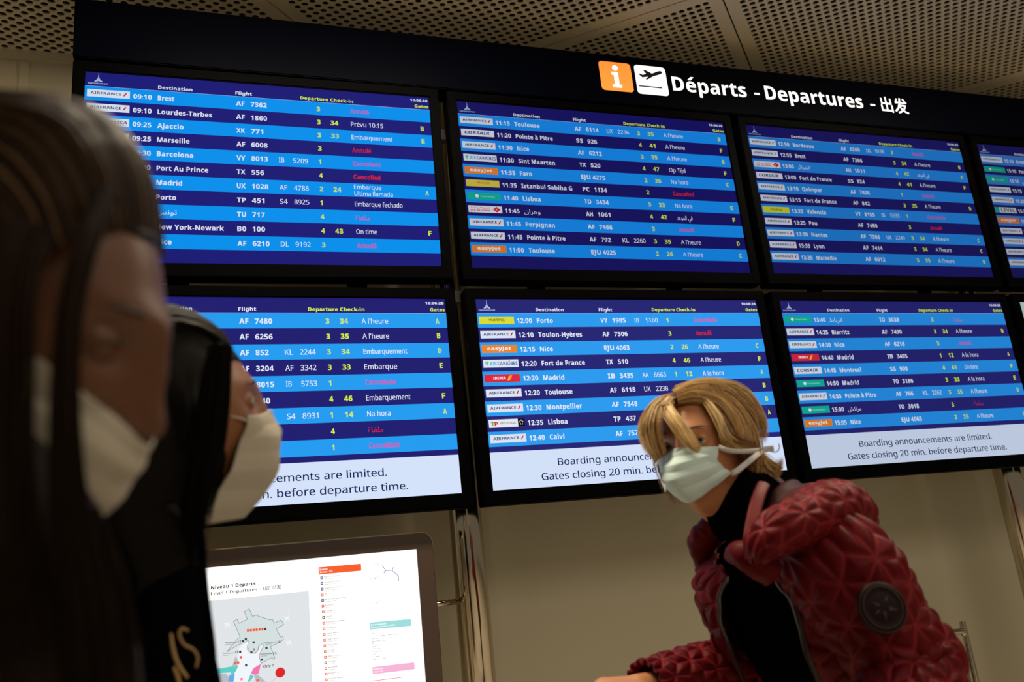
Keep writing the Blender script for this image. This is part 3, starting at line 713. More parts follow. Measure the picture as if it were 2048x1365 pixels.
def head_grid(nu=220, nv=200, open_=1.0):
    """closed head surface in head axes (x forward, y left, z up), origin between the ears"""
    el = np.linspace(-math.pi / 2, math.pi / 2, nv)[:, None]; az = np.linspace(0, 2 * math.pi, nu, endpoint=False)[None]
    # more samples towards the face
    az = az - 0.55 * np.sin(az)
    x = np.cos(el) * np.cos(az); y = np.cos(el) * np.sin(az); z = np.sin(el) + 0 * az
    X = np.where(x > 0, .093 * x, .100 * x); Y = .075 * y; Z = np.where(z > 0, .113 * z, .118 * z)
    low = np.clip(-z, 0, 1)
    Y = Y * (1 - .30 * low ** 1.5 * (x > -0.3))                       # narrow jaw
    X = X + np.where(x > 0, .020 * low ** 1.2 * (x ** .6 if False else np.clip(x, 0, 1) ** .6), .055 * low ** 1.2 * np.clip(-x, 0, 1))
    Z = np.where((z < 0) & (x > 0), Z * (1 - .10 * np.clip(x, 0, 1)), Z)
    # flat front of the face
    X = np.where(x > 0, X + .010 * np.clip(x, 0, 1) * np.exp(-((Z + .02) / .06) ** 2) * np.exp(-(Y / .05) ** 2), X)
    g = lambda cy, cz, sy, sz: np.exp(-((Y - cy) / sy) ** 2 - ((Z - cz) / sz) ** 2) * (x > 0)
    X += .006 * g(0, .036, .045, .012)                               # brow
    X += .012 * g(0, .006, .009, .024) + .020 * g(0, -.026, .0105, .016)   # nose
    X += .008 * (g(.012, -.032, .007, .008) + g(-.012, -.032, .007, .008))
    X -= .011 * (g(.031, .012, .016, .012) + g(-.031, .012, .016, .012))   # sockets
    X += .004 * (g(.042, -.022, .020, .018) + g(-.042, -.022, .020, .018))
    X += .006 * g(0, -.060, .020, .008) + .005 * g(0, -.071, .017, .006) - .003 * g(0, -.0655, .02, .0025) + .008 * g(0, -.096, .018, .012)
    for s in (1, -1):                                                # eyelids around an almond opening
        dy, dz = Y - s * .031, Z - .012; R2 = .0137 ** 2 - dy ** 2 - dz ** 2
        lid = .0745 + np.sqrt(np.clip(R2, 0, None))
        almond = (np.abs(dz - .0006 - .03 * s * dy) < .0052 * open_ * (1 - (dy / .0140) ** 2)) & (np.abs(dy) < .0140)
        X = np.where((R2 > 0) & (x > 0) & ~almond, np.maximum(X, lid), X)
        X = np.where(almond & (x > 0), .0745 + .006, X)
    for s in (1, -1):                                                # ears
        e = np.exp(-((X + .002) / .013) ** 2 - ((Z + .004) / .026) ** 2) * (s * y > 0)
        Y = Y + s * .012 * e * (np.abs(y) > .3); 
    return np.stack([X, Y, Z], -1)

def frame(Xc, Zc):
    """camera-space (right, up, towards camera) axes -> world rotation columns x, y, z"""
    w = lambda v: CR * v[0] + CU * v[1] - CF * v[2]
    X = w(Xc).normalized(); Z = w(Zc); Z = (Z - X * Z.dot(X)).normalized(); Y = Z.cross(X)
    return np.array([list(X), list(Y), list(Z)]).T

def capsule(a, b_, ra, rb, n=16):
    a = np.array(list(a)); b_ = np.array(list(b_)); d = b_ - a; L = np.linalg.norm(d) + 1e-9; d = d / L
    n1 = np.cross(d, [0, 0, 1.0]) if abs(d[2]) < .9 else np.cross(d, [1.0, 0, 0]); n1 /= np.linalg.norm(n1); n2 = np.cross(d, n1)
    rings = []
    for k in range(1, 6): t = math.pi / 2 * (1 - k / 6); rings.append((a - d * ra * math.sin(t), ra * math.cos(t)))
    rings += [(a, ra), (b_, rb)]
    for k in range(1, 6): t = math.pi / 2 * k / 6; rings.append((b_ + d * rb * math.sin(t), rb * math.cos(t)))
    vs, fs = [], []
    for c, r in rings:
        for j in range(n): t = 2 * math.pi * j / n; vs.append(c + (n1 * math.cos(t) + n2 * math.sin(t)) * r)
    for k in range(len(rings) - 1):
        for j in range(n): m = (j + 1) % n; fs.append([k * n + j, k * n + m, (k + 1) * n + m, (k + 1) * n + j])
    fs.append(list(range(n))[::-1]); fs.append([(len(rings) - 1) * n + j for j in range(n)])
    return vs, fs

def body(name, bones, voxel, skin, parent, head=None):
    """bones fused into one surface; the finely modelled head is part of the same mesh"""
    b = MB()
    for a, c, ra, rc in bones: b.add(*capsule(a, c, ra, rc), skin)
    o = b.build(name + '_tmp')
    m = o.modifiers.new('r', 'REMESH'); m.mode = 'VOXEL'; m.voxel_size = voxel; m.use_smooth_shade = True
    s = o.modifiers.new('s', 'SMOOTH'); s.factor = 0.5; s.iterations = 12
    bpy.context.view_layer.update(); dg = bpy.context.evaluated_depsgraph_get()
    me = bpy.data.meshes.new_from_object(o.evaluated_get(dg)); bpy.data.objects.remove(o)
    if head is not None:
        co = np.zeros(len(me.vertices) * 3); me.vertices.foreach_get('co', co); co = co.reshape(-1, 3)
        fs = [list(p.vertices) for p in me.polygons]; off = len(co)
        nv, nu = head.shape[:2]
        j, i = np.meshgrid(np.arange(nv - 1), np.arange(nu), indexing='ij'); i2 = (i + 1) % nu
        F = (np.stack([j * nu + i, j * nu + i2, (j + 1) * nu + i2, (j + 1) * nu + i], -1).reshape(-1, 4) + off).tolist()
        me2 = bpy.data.meshes.new(name); me2.from_pydata(np.vstack([co, head.reshape(-1, 3)]).tolist(), [], fs + F)
        me = me2
    me.name = name; me.materials.clear(); me.materials.append(skin)
    me.polygons.foreach_set('use_smooth', [True] * len(me.polygons)); me.update()
    return link(name, me, parent)

def strands(name, lines, radii, tones, m, parent):
    """lines: list of (n,3) arrays; three-sided tapering tubes"""
    vs, fs, tn = [], [], []; off = 0
    for L, r, t in zip(lines, radii, tones):
        n = len(L); T = np.gradient(L, axis=0); T /= np.linalg.norm(T, axis=1)[:, None] + 1e-9
        a = np.cross(T, [0.3, 0.5, 0.81]); a /= np.linalg.norm(a, axis=1)[:, None] + 1e-9; b_ = np.cross(T, a)
        w = r * np.minimum(1, np.linspace(1.15, 0.0, n) ** .5 + .05)[:, None]
        for k in range(3):
            th = 2 * math.pi * k / 3; vs.append(L + (a * math.cos(th) + b_ * math.sin(th)) * w)
        base = off; j = np.arange(n - 1)
        for k in range(3):
            k2 = (k + 1) % 3
            fs.append(np.stack([base + k * n + j, base + k2 * n + j, base + k2 * n + j + 1, base + k * n + j + 1], -1))
        tn += [t] * (3 * n); off += 3 * n
    V = np.vstack(vs); Fa = np.vstack(fs)
    me = bpy.data.meshes.new(name)
    me.vertices.add(len(V)); me.vertices.foreach_set('co', V.ravel())
    me.loops.add(Fa.size); me.loops.foreach_set('vertex_index', Fa.ravel())
    me.polygons.add(len(Fa)); me.polygons.foreach_set('loop_start', np.arange(0, Fa.size, 4))
    me.update(calc_edges=True); me.polygons.foreach_set('use_smooth', [True] * len(Fa))
    at = me.attributes.new('tone', 'FLOAT', 'POINT'); at.data.foreach_set('value', np.array(tn, float))
    me.materials.append(m); me.update()
    return link(name, me, parent)

def set_tone(o, val):
    me = o.data; at = me.attributes.new('tone', 'FLOAT', 'POINT'); at.data.foreach_set('value', np.full(len(me.vertices), val))

def lock(pts, width, n, depth=.006, nseg=18, spread=None, curl=0.0):
    """strands following the guide pts (3-D) inside a lock of the given width"""
    g = catmull(pts, nseg); T = np.gradient(g, axis=0); T /= np.linalg.norm(T, axis=1)[:, None]
    view = g - np.array(list(CP)); view /= np.linalg.norm(view, axis=1)[:, None]
    side = np.cross(T, view); side /= np.linalg.norm(side, axis=1)[:, None]; up = np.cross(side, T)
    t = np.linspace(0, 1, nseg)[:, None]
    wp = spread if spread is not None else (.55, 1.0, .35)
    prof = np.interp(t[:, 0], np.linspace(0, 1, len(wp)), wp)[:, None]
    out = []
    for _ in range(n):
        a = rng.normal(0, .42); a = max(-1, min(1, a)); d = rng.uniform(-1, .6)
        ph = rng.uniform(0, 6.28); wob = rng.uniform(.0003, .0016)
        L = g + side * (a * width * prof) - up * (d * depth) + side * (np.sin(t * 7 + ph) * wob) * t + (side * rng.normal(0, .0028) + up * rng.normal(0, .0020)) * t ** 1.6
        e = rng.uniform(.82, 1.0); k = max(6, int(nseg * e)); out.append(L[:k])
    return out

def ellipsoid_hit(px, py, cen, Rm, ax, lift=1.0):
    """pixel -> point on the hair ellipsoid (nearest side), or its rim when the ray misses"""
    o = np.array(list(CP)); d = np.array(list(CF + CR * ((px - 1024) / F_PX) - CU * ((py - 682.5) / F_PX)))
    A = np.array(ax) * lift
    oo = (Rm.T @ (o - cen)) / A; dd = (Rm.T @ d) / A
    a, b_, c = dd @ dd, oo @ dd, oo @ oo - 1
    disc = b_ * b_ - a * c
    t = (-b_ - math.sqrt(disc)) / a if disc > 0 else -b_ / a
    return o + d * t

# ---- quilted fabric relief: rhombus stars
def quilt(a=.046, h=.0045, wr=.0, seed=0.0):
    def f(U, V, G):
        y = V / (a * math.sqrt(3) / 2); x = U / a
        best = None
        r0 = np.floor(y)
        D = np.full(U.shape, 9.0); PX_ = np.zeros_like(U); PY_ = np.zeros_like(U)
        for dr in (0, 1):
            r_ = r0 + dr; sh = (r_ % 2) * .5; c0 = np.round(x - sh) + sh
            dx, dy = (x - c0) * a, (y - r_) * a * math.sqrt(3) / 2; d = np.hypot(dx, dy)
            k = d < D; D = np.where(k, d, D); PX_ = np.where(k, dx, PX_); PY_ = np.where(k, dy, PY_)
        ang = np.arctan2(PY_, PX_); s = np.abs((ang - math.pi / 6 + math.pi / 6) % (math.pi / 3) - math.pi / 6)
        dist = D * np.sin(s)
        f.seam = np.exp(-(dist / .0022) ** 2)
        z = h * (1 - np.exp(-dist / .006)) * 1.15
        if wr:
            P_ = G.reshape(-1, 3) * 9 + seed
            nz = np.array([noise.noise(Vector(q)) for q in P_[::1]]).reshape(U.shape)
            z = z + wr * nz
        return z
    return f

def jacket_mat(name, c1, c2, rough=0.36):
    """velvety satin; the stitched lines (attribute 'seam') are coloured lighter to paint in the velvet sheen"""
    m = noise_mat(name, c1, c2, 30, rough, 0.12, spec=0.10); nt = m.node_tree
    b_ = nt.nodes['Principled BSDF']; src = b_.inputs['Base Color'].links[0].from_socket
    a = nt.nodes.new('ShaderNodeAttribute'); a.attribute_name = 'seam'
    mx = nt.nodes.new('ShaderNodeMix'); mx.data_type = 'RGBA'; mx.inputs['B'].default_value = (0.30, 0.028, 0.033, 1)  # lighter red: velvet sheen along the creases, painted into the colour
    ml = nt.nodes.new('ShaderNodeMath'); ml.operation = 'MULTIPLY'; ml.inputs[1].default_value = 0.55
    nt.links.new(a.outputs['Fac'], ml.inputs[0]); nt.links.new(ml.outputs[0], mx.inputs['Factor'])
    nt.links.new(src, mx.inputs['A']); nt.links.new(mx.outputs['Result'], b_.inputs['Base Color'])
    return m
def sheen_attr(o, q):
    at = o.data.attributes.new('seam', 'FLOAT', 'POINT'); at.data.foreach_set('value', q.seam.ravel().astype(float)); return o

def mask_grid(rows, Rm, cen, n=46, pleats=0.0016, asym=0.0):
    """face mask from a half-net of head-space points (centre, mid, side), mirrored, made smooth"""
    net = []
    for c, m, s in rows:
        far = lambda p: (p[0], -p[1], p[2])
        net.append([far(s), far(m), c, m, s])
    net = np.array(net)                                    # rows x 5 x 3
    A = np.array([catmull(r, n) for r in net]); B = np.array([catmull(A[:, k], n) for k in range(n)]).transpose(1, 0, 2)
    u = np.linspace(-1, 1, n)[None, :]; v = np.linspace(0, 1, n)[:, None]
    pl_ = pleats * (np.abs(((v * 3.2 + .12 * u * u) % 1) - .5) * 2 - .5) * np.clip(v * 6, 0, 1) * np.clip((1 - v) * 6, 0, 1)
    B[..., 0] += pl_ * np.cos(u * 1.1); B[..., 1] += pl_ * np.sin(u * 1.1)
    return (B @ Rm.T) + cen
MASK_ROWS = [((.113, 0, .004), (.095, .028, .000), (.062, .052, -.003)),
             ((.131, 0, -.018), (.109, .029, -.016), (.069, .050, -.013)),
             ((.142, -.004, -.038), (.114, .033, -.032), (.071, .048, -.026)),
             ((.138, -.004, -.060), (.104, .036, -.052), (.063, .056, -.040)),
             ((.108, 0, -.086), (.084, .033, -.070), (.052, .061, -.050))]

from mathutils.bvhtree import BVHTree
def push_out(G, Rm, cen, d=.004):
    hg = head_grid(110, 100); nv, nu = hg.shape[:2]
    F = [[j * nu + i, j * nu + (i + 1) % nu, (j + 1) * nu + (i + 1) % nu, (j + 1) * nu + i] for j in range(nv - 1) for i in range(nu)]
    bt = BVHTree.FromPolygons([tuple(v) for v in hg.reshape(-1, 3)], F)
    L = ((G - cen) @ Rm).reshape(-1, 3); out = L.copy()
    for k, p in enumerate(L):
        r = Vector(p); n = r.normalized(); h = bt.ray_cast(Vector((0, 0, 0)), n)
        if h[0] is not None and h[3] + d > r.length: out[k] = n * (h[3] + d)
    return (out @ Rm.T + cen).reshape(G.shape)

def ribbon(name, pts, w, m, parent, nrm=None, n=24, t=.0012):
    G = tube_grid(pts, [(w, t)] * len(pts), n, 8, nrm if nrm is not None else (0, 0, 1))
    return grid_mesh(name, G, m, parent, closed_u=True, cap=True)

def eyes(Rm, cen, parent, gaze=(1, 0, 0)):
    m = mat('eye_white', (0.62, 0.57, 0.53, 1), 0.12)
    mi = noise_mat('iris', (0.10, 0.15, 0.16, 1), (0.05, 0.08, 0.09, 1), 300, 0.08); mk = mat('pupil', (0.002, 0.002, 0.002, 1), 0.05)
    g = np.array(gaze, float); g /= np.linalg.norm(g)
    for s in (1, -1):
        c = np.array([.0750, s * .031, .012]); b = MB()
        a1 = np.cross(g, [0, 0, 1]); a1 /= np.linalg.norm(a1); a2 = np.cross(a1, g)
        R = .0122; N = 24; rings = np.linspace(0, math.pi, 22); V = []
        for th in rings:
            for k in range(N):
                ph = 2 * math.pi * k / N; V.append(Rm @ (c + R * (g * math.cos(th) + (a1 * math.cos(ph) + a2 * math.sin(ph)) * math.sin(th))) + cen)
        for j in range(21):
            mm = mk if rings[j] < .16 else (mi if rings[j] < .46 else m)
            b.add([], [], mm)
        o_ = len(b.v); b.v += [tuple(v) for v in V]
        for j in range(21):
            mm = mk if rings[j] < .16 else (mi if rings[j] < .46 else m)
            for k in range(N): b.f.append([o_ + j * N + k, o_ + j * N + (k + 1) % N, o_ + (j + 1) * N + (k + 1) % N, o_ + (j + 1) * N + k]); b.m.append(b.mi(mm))
        b.build('eye', parent, smooth=True)
def lashes_brows(Rm, cen, parent, col):
    m = mat('lash_brow_' + parent.name, col, 0.6)
    for nm, zc, w, th, xo in (('eyebrow', .034, .019, .0016, .0020), ('upper_lashes', .0175, .0140, .0011, .0)):
        for s in (1, -1):
            pts = []
            for t in np.linspace(-1, 1, 7):
                y = s * (.031 + t * w * .9); z = zc + (.0035 * (1 - t * t) if nm == 'eyebrow' else -.0052 * t * t - .0005)
                x = (.0945 - abs(y) * .28 - 6 * max(0, abs(y) - .035) ** 1.6 + xo) if nm == 'eyebrow' else .0745 + math.sqrt(max(.0146 ** 2 - (y - s * .031) ** 2 - (z - .012) ** 2, 0)) 
                pts.append(Rm @ np.array([x, y, z]) + cen)
            G = tube_grid(pts, [(th * .3, th * .3), (th, th), (th, th), (th, th), (th, th), (th * .8, th * .8), (th * .2, th * .2)], 24, 8, list(CU))
            grid_mesh(nm, G, m, parent, closed_u=True)

M_CLOTH_BLACK = noise_mat('black_knit', (0.0016, 0.0015, 0.002, 1), (0.003, 0.0025, 0.003, 1), 200, 1.0, 0.5, spec=0.0)
M_DENIM = noise_mat('dark_trousers', (0.010, 0.011, 0.016, 1), (0.015, 0.016, 0.022, 1), 120, 0.85)
M_SHOE = noise_mat('dark_shoe_leather', (0.010, 0.008, 0.007, 1), (0.014, 0.012, 0.010, 1), 30, 0.45)

def legs(root, pelvis, side, fwd, parent_mat=M_DENIM, bones=None):
    """trousers and shoes down to the floor; returns body bones"""
    pelvis = Vector(pelvis); side = Vector(side).normalized(); fwd = Vector(fwd); fwd.z = 0; fwd.normalize(); side.z = 0; side.normalize()
    out = []
    for s in (1, -1):
        hip = pelvis + side * (.09 * s); knee = Vector((hip.x, hip.y, pelvis.z * .53)) + fwd * .03 + side * (.01 * s); ank = Vector((hip.x, hip.y, .09)) + side * (.02 * s)
        toe = Vector((ank.x, ank.y, .035)) + fwd * .16
        out += [(hip, knee, .075, .05), (knee, ank, .05, .033), (ank - Vector((0, 0, .03)), toe, .035, .025)]
        G = tube_grid([hip + Vector((0, 0, .06)), hip * .5 + knee * .5, knee, knee * .5 + ank * .5, ank + Vector((0, 0, .02))], [(.098, .105), (.085, .09), (.066, .07), (.06, .062), (.052, .056)], 40, 28, side)
        grid_mesh('trouser_leg', G, parent_mat, root, closed_u=True, cap=True)
        c = Vector((ank.x, ank.y, .045))
        G = tube_grid([c - fwd * .075, c - fwd * .06, c, c + fwd * .08 - Vector((0, 0, .008)), c + fwd * .17 - Vector((0, 0, .015)), c + fwd * .195 - Vector((0, 0, .02))], [(.012, .02), (.034, .044), (.038, .044), (.042, .034), (.036, .026), (.01, .01)], 30, 20, side)
        G[..., 2] = np.maximum(G[..., 2], 0.001)
        grid_mesh('shoe', G, M_SHOE, root, closed_u=True, cap=True)
    return out

# ------------------------------------------------------------------ blonde woman in a red quilted jacket
def woman():
    SKIN = skin_mat('tanned_skin', (0.54, 0.235, 0.105, 1), (0.46, 0.185, 0.08, 1))
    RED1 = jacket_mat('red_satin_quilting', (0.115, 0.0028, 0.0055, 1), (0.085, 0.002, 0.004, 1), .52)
    RED2 = noise_mat('red_jersey_band', (0.26, 0.018, 0.016, 1), (0.22, 0.012, 0.012, 1), 40, 0.6)
    LIN = noise_mat('maroon_satin_lining', (0.055, 0.010, 0.011, 1), (0.04, 0.007, 0.008, 1), 12, 0.6, spec=0.15)
    Xc, Zc = Vector((-.56, .131, .818)), Vector((-.165, .95, -.265))
    Rm = frame(Xc, Zc)
    em = np.array(list(P(1366, 891, 1.50))); cen = em - Rm @ np.array([.083, 0, .012])
    hd = head_grid() @ Rm.T + cen
    neck0 = Vector(Rm @ np.array([-.020, 0, -.075]) + cen)
    nb = P(1548, 1075, 1.53); chest = P(1600, 1210, 1.56); waist = P(1690, 1420, 1.62); pel = P(1770, 1640, 1.66)
    sh_l = P(1672, 1128, 1.40); el_l = P(1824, 1345, 1.36); wr_l = P(1800, 1560, 1.18)
    sh_r = P(1492, 1150, 1.68); el_r = P(1532, 1335, 1.70); wr_r = P(1290, 1376, 1.52)
    root = empty('person', (pel.x, pel.y, 0), 'blonde woman in a red quilted jacket and pale green face mask, leaning left', 'person')
    S = (CR * .62 + CU * .03 - CF * .78).normalized()
    Fd = (CR * -.76 - CU * .16 - CF * -.0).normalized()
    Fd = (CR * -.75 - CU * .20 - CF * .60).normalized()
    hand_c = P(1216, 1378, 1.46)
    hd_dir = (hand_c - wr_r).normalized(); hside = hd_dir.cross(CU).normalized(); hup = hside.cross(hd_dir).normalized()
    bones = [(neck0, nb, .050, .052), (nb, chest, .055, .088), (chest, waist, .090, .085), (waist, pel, .085, .10),
             (nb, sh_l, .04, .045), (nb, sh_r, .04, .045), (sh_l, el_l, .047, .038), (el_l, wr_l, .038, .026), (sh_r, el_r, .047, .038), (el_r, wr_r, .038, .025),
             (chest + S * .05, waist + S * .045, .075, .07), (chest - S * .05, waist - S * .045, .075, .07), (pel + S * .045, pel - S * .045, .095, .095)]
    # right hand: palm and five fingers, slightly curled
    palm0 = wr_r + hd_dir * .02; palm1 = wr_r + hd_dir * .085
    bones += [(wr_r, palm0, .025, .024)]
    for k, (off, ln) in enumerate(((.030, .062), (.010, .072), (-.010, .068), (-.029, .052))):
        base = palm1 + hside * off * .85; bones.append((palm0 + hside * off * .5, base, .016, .0115))
        j1 = base + (hd_dir * .85 - hup * .35 + hside * off * 1.5).normalized() * ln * .45; j2 = j1 + (hd_dir * .55 - hup * .8).normalized() * ln * .33; j3 = j2 + (hd_dir * .15 - hup * 1).normalized() * ln * .26
        bones += [(base, j1, .0105, .0092), (j1, j2, .0092, .0084), (j2, j3, .0084, .0072)]
    th0 = palm0 + hside * .018; th1 = th0 + (hd_dir * .7 + hside * .8 - hup * .2).normalized() * .04; th2 = th1 + (hd_dir * .95 + hside * .25 - hup * .25).normalized() * .032
    bones += [(th0, th1, .014, .0105), (th1, th2, .0105, .0085)]
    # left hand, out of frame below
    ld = Vector((0, 0, -1)); lh = wr_l + ld * .08
    bones += [(wr_l, lh, .026, .022)]
    for k in range(4): bones.append((lh + CR * (.012 * (k - 1.5)), lh + CR * (.016 * (k - 1.5)) + ld * (.07, .08, .075, .06)[k], .0095, .008))
    bones.append((wr_l + ld * .03, wr_l + ld * .08 - CR * .045, .013, .009))
    bones += legs(root, pel, S, Fd)
    body('body', bones, .0042, SKIN, root, hd)
    eyes(Rm, cen, root, gaze=(1, .12, .22)); lashes_brows(Rm, cen, root, (0.16, 0.07, 0.03, 1))
    # black roll-neck sweater
    neck_m = P(1497, 1010, 1.53)
    G = tube_grid([pel, waist, chest, nb + (chest - nb) * .35, nb, neck_m, Vector(Rm @ np.array([-.030, 0, -.098]) + cen)],
                  [(.146, .120), (.134, .112), (.150, .112), (.140, .092), (.075, .078), (.062, .064), (.058, .062)], 90, 64, S)
    sw = grid_mesh('sweater', G, M_CLOTH_BLACK, root, closed_u=True)
    G = tube_grid([nb, sh_l, el_l, wr_l], [(.06, .06), (.062, .062), (.046, .046), (.034, .034)], 40, 24, S); grid_mesh('sleeve', G, M_CLOTH_BLACK, sw, closed_u=True)
    # jacket body, open at the front
    op = 0.44
    Gj = tube_grid([pel - Vector((0, 0, .06)), pel, waist, chest, nb + (chest - nb) * .42, nb + (chest - nb) * .12], [(.170, .150), (.170, .150), (.158, .138), (.176, .136), (.170, .118), (.110, .095)],
                   230, 330, S, -math.pi / 2 + op, 1.5 * math.pi - op, closed=False, disp=(qj := quilt(.066, .0085, .006, 3.0)), power=2.2)
    # the far front edge swings open a little
    jk = solidify(sheen_attr(grid_mesh('jacket', Gj, RED1, root), qj), .006)
    def sleeve(pts, rad, nm, seed):
        q = quilt(.056, .0080, .010, seed); G = tube_grid(pts, rad, 200, 190, S, disp=q); o = solidify(sheen_attr(grid_mesh(nm, G, RED1, jk, closed_u=True), q), .005); return o
    sleeve([nb + (sh_l - nb) * .45, sh_l + (nb - sh_l) * .12, sh_l + (el_l - sh_l) * .25, sh_l + (el_l - sh_l) * .62, el_l, el_l + (wr_l - el_l) * .5, wr_l], [(.070, .058), (.084, .084), (.087, .087), (.080, .080), (.077, .076), (.066, .066), (.052, .052)], 'sleeve', 1.0)
    sleeve([nb + (sh_r - nb) * .5, sh_r, sh_r + (el_r - sh_r) * .5, el_r + CU * .0, el_r + (wr_r - el_r) * .3, el_r + (wr_r - el_r) * .7, wr_r], [(.07, .06), (.085, .085), (.076, .076), (.070, .068), (.066, .064), (.054, .052), (.045, .043)], 'sleeve', 5.0)
    # zips along both front edges
    zm = mat('zip_metal', (0.10, 0.085, 0.06, 1), 0.45, metal=1.0); tm = noise_mat('dark_zip_tape', (0.02, 0.005, 0.006, 1), (0.03, 0.006, 0.008, 1), 60, 0.7)
    for col in (0, Gj.shape[1] - 1):
        e = Gj[:, col]; e2 = Gj[:, 6 if col == 0 else Gj.shape[1] - 7]; out = e - e2; out /= np.linalg.norm(out, axis=1)[:, None]
        k = np.array([np.ones(9) / 9]).ravel(); es = np.array([np.convolve(np.pad(e[:, i], 4, mode='edge'), k, 'valid') for i in range(3)]).T
        G = tube_grid([Vector(q) for q in (es + out * .004)[::12]], [(.0045, .0025)] * len(es[::12]), 90, 8, Vector(out[0]))
        z = grid_mesh('zip', G, tm, jk, closed_u=True)
        b = MB(); pts = catmull([Vector(q) for q in (es + out * .0085)[::12]], 190)
        for i in range(0, 190): 
            c = pts[i]; b.box(tuple(c - .0011 - .0006), tuple(c + .0011 + .0006), zm)
        t_ = b.build('zip_teeth', z); t_['kind'] = 'stuff'
    # hood lying round the neck: quilted roll, satin lining, jersey band
    ring = [P(1508, 1128, 1.335), P(1524, 1092, 1.335), P(1570, 1052, 1.35), P(1636, 1032, 1.41), P(1682, 1032, 1.50), P(1682, 1040, 1.60), P(1640, 1040, 1.70), P(1560, 1075, 1.73), P(1460, 1105, 1.70), P(1420, 1140, 1.64)]
    rr = [(.010, .022), (.026, .034), (.034, .044), (.044, .050), (.052, .054), (.052, .055), (.046, .050), (.038, .044), (.030, .036), (.012, .018)]
    q = quilt(.052, .0062, .008, 9.0); G = tube_grid(ring, rr, 260, 90, CU, disp=q); hood = sheen_attr(grid_mesh('hood', G, RED1, jk, closed_u=True, cap=True), q)
    inner = catmull([P(1520, 1100, 1.37), P(1552, 1040, 1.38), P(1590, 985, 1.42), P(1622, 975, 1.50), P(1610, 990, 1.60), P(1560, 1030, 1.68), P(1490, 1070, 1.68)], 40)
    inn2 = catmull([P(1515, 1100, 1.42), P(1520, 1050, 1.46), P(1530, 985, 1.50), P(1548, 955, 1.55), P(1550, 960, 1.60), P(1520, 1010, 1.63), P(1470, 1060, 1.62)], 40)
    v = np.linspace(0, 1, 24)[:, None, None]; GG = inner[None] * (1 - v) + inn2[None] * v
    wv = .006 * np.sin(v * 9 + np.linspace(0, 8, 40)[None, :, None]) * np.sin(v * math.pi)
    GG = GG + wv * np.array(list(CU))
    solidify(grid_mesh('hood_lining', GG, LIN, hood), .003)
    ribbon('collar_band', [P(1500, 1130, 1.375), P(1499, 1085, 1.39), P(1508, 1030, 1.42), P(1520, 985, 1.46), P(1535, 955, 1.52)], .011, RED2, jk, CR, 30, .0025)
    # turned-back lapel flap under the hood
    b_ = tube_grid([P(1458, 1115, 1.42), P(1480, 1108, 1.38), P(1515, 1125, 1.36), P(1545, 1150, 1.36)], [(.006, .006), (.018, .02), (.024, .022), (.02, .02)], 40, 24, CU, disp=quilt(.042, .002, .004, 2.0)); grid_mesh('collar_flap', b_, RED1, jk, closed_u=True, cap=True)
    # collar wing on the far side
    G = tube_grid([P(1432, 1030, 1.58), P(1418, 1060, 1.60), P(1405, 1085, 1.62), P(1412, 1130, 1.64)], [(.012, .010), (.022, .018), (.026, .02), (.02, .02)], 40, 24, CR, disp=quilt(.042, .003, .006, 4.0)); grid_mesh('collar_flap', G, RED1, jk, closed_u=True, cap=True)
    # round badge on the upper sleeve
    bc = P(1765, 1216, 1.262); nrm = (CP - bc).normalized() * .9 + CU * .15 + CR * .25; nrm.normalize(); a1 = nrm.cross(CU).normalized(); a2 = a1.cross(nrm)
    M_BADGE = noise_mat('dark_embossed_badge', (0.012, 0.003, 0.003, 1), (0.008, 0.002, 0.002, 1), 40, 0.5, spec=0.12); M_BADGE2 = mat('badge_embossing', (0.05, 0.022, 0.018, 1), 0.4, spec=0.3)
    b = MB()
    rs = [0, .01, .02, .027, .030, .033, .036, .038]; hs = [.004, .0038, .003, .002, .0032, .002, .0008, -.004]
    vs = []; N = 48
    for r_, h_ in zip(rs, hs):
        for k in range(N): t = 2 * math.pi * k / N; vs.append(bc + a1 * (r_ * .92 * math.cos(t)) + a2 * (r_ * math.sin(t)) + nrm * h_)
    b.add(vs, [[j * N + k, j * N + (k + 1) % N, (j + 1) * N + (k + 1) % N, (j + 1) * N + k] for j in range(len(rs) - 1) for k in range(N)], M_BADGE)
    bo = b.build('badge', jk, smooth=True)
    b = MB()
    for r0, r1 in ((.0292, .0305), (.0352, .0362)):
        vs = []
        for r_ in (r0, r1):
            for k in range(N): t = 2 * math.pi * k / N; vs.append(bc + a1 * (r_ * .92 * math.cos(t)) + a2 * (r_ * math.sin(t)) + nrm * .0036)
        b.add(vs, [[k, (k + 1) % N, N + (k + 1) % N, N + k] for k in range(N)], M_BADGE2)
    for t, r0, r1, w_ in ((.4, .006, .017, .002), (2.0, .010, .02, .002), (3.3, .008, .021, .003), (4.6, .006, .019, .002), (5.6, .008, .018, .002)):
        d_ = a1 * math.cos(t) + a2 * math.sin(t); s_ = nrm.cross(d_)
        b.poly([bc + d_ * r0 + s_ * w_ + nrm * .0046, bc + d_ * r0 - s_ * w_ + nrm * .0046, bc + d_ * r1 + nrm * .0044], M_BADGE2)
    b.build('badge_emblem', bo)
    # face mask with its ties
    MK = mat('pale_green_mask_fabric', (0.66, 0.80, 0.74, 1), 0.75, spec=0.2); MK.node_tree.nodes['Principled BSDF'].inputs['Subsurface Weight'].default_value = 0.1
    nt = MK.node_tree; n_ = nt.nodes.new('ShaderNodeTexNoise'); n_.inputs['Scale'].default_value = 900; bp_ = nt.nodes.new('ShaderNodeBump'); bp_.inputs['Strength'].default_value = .12; bp_.inputs['Distance'].default_value = .0005
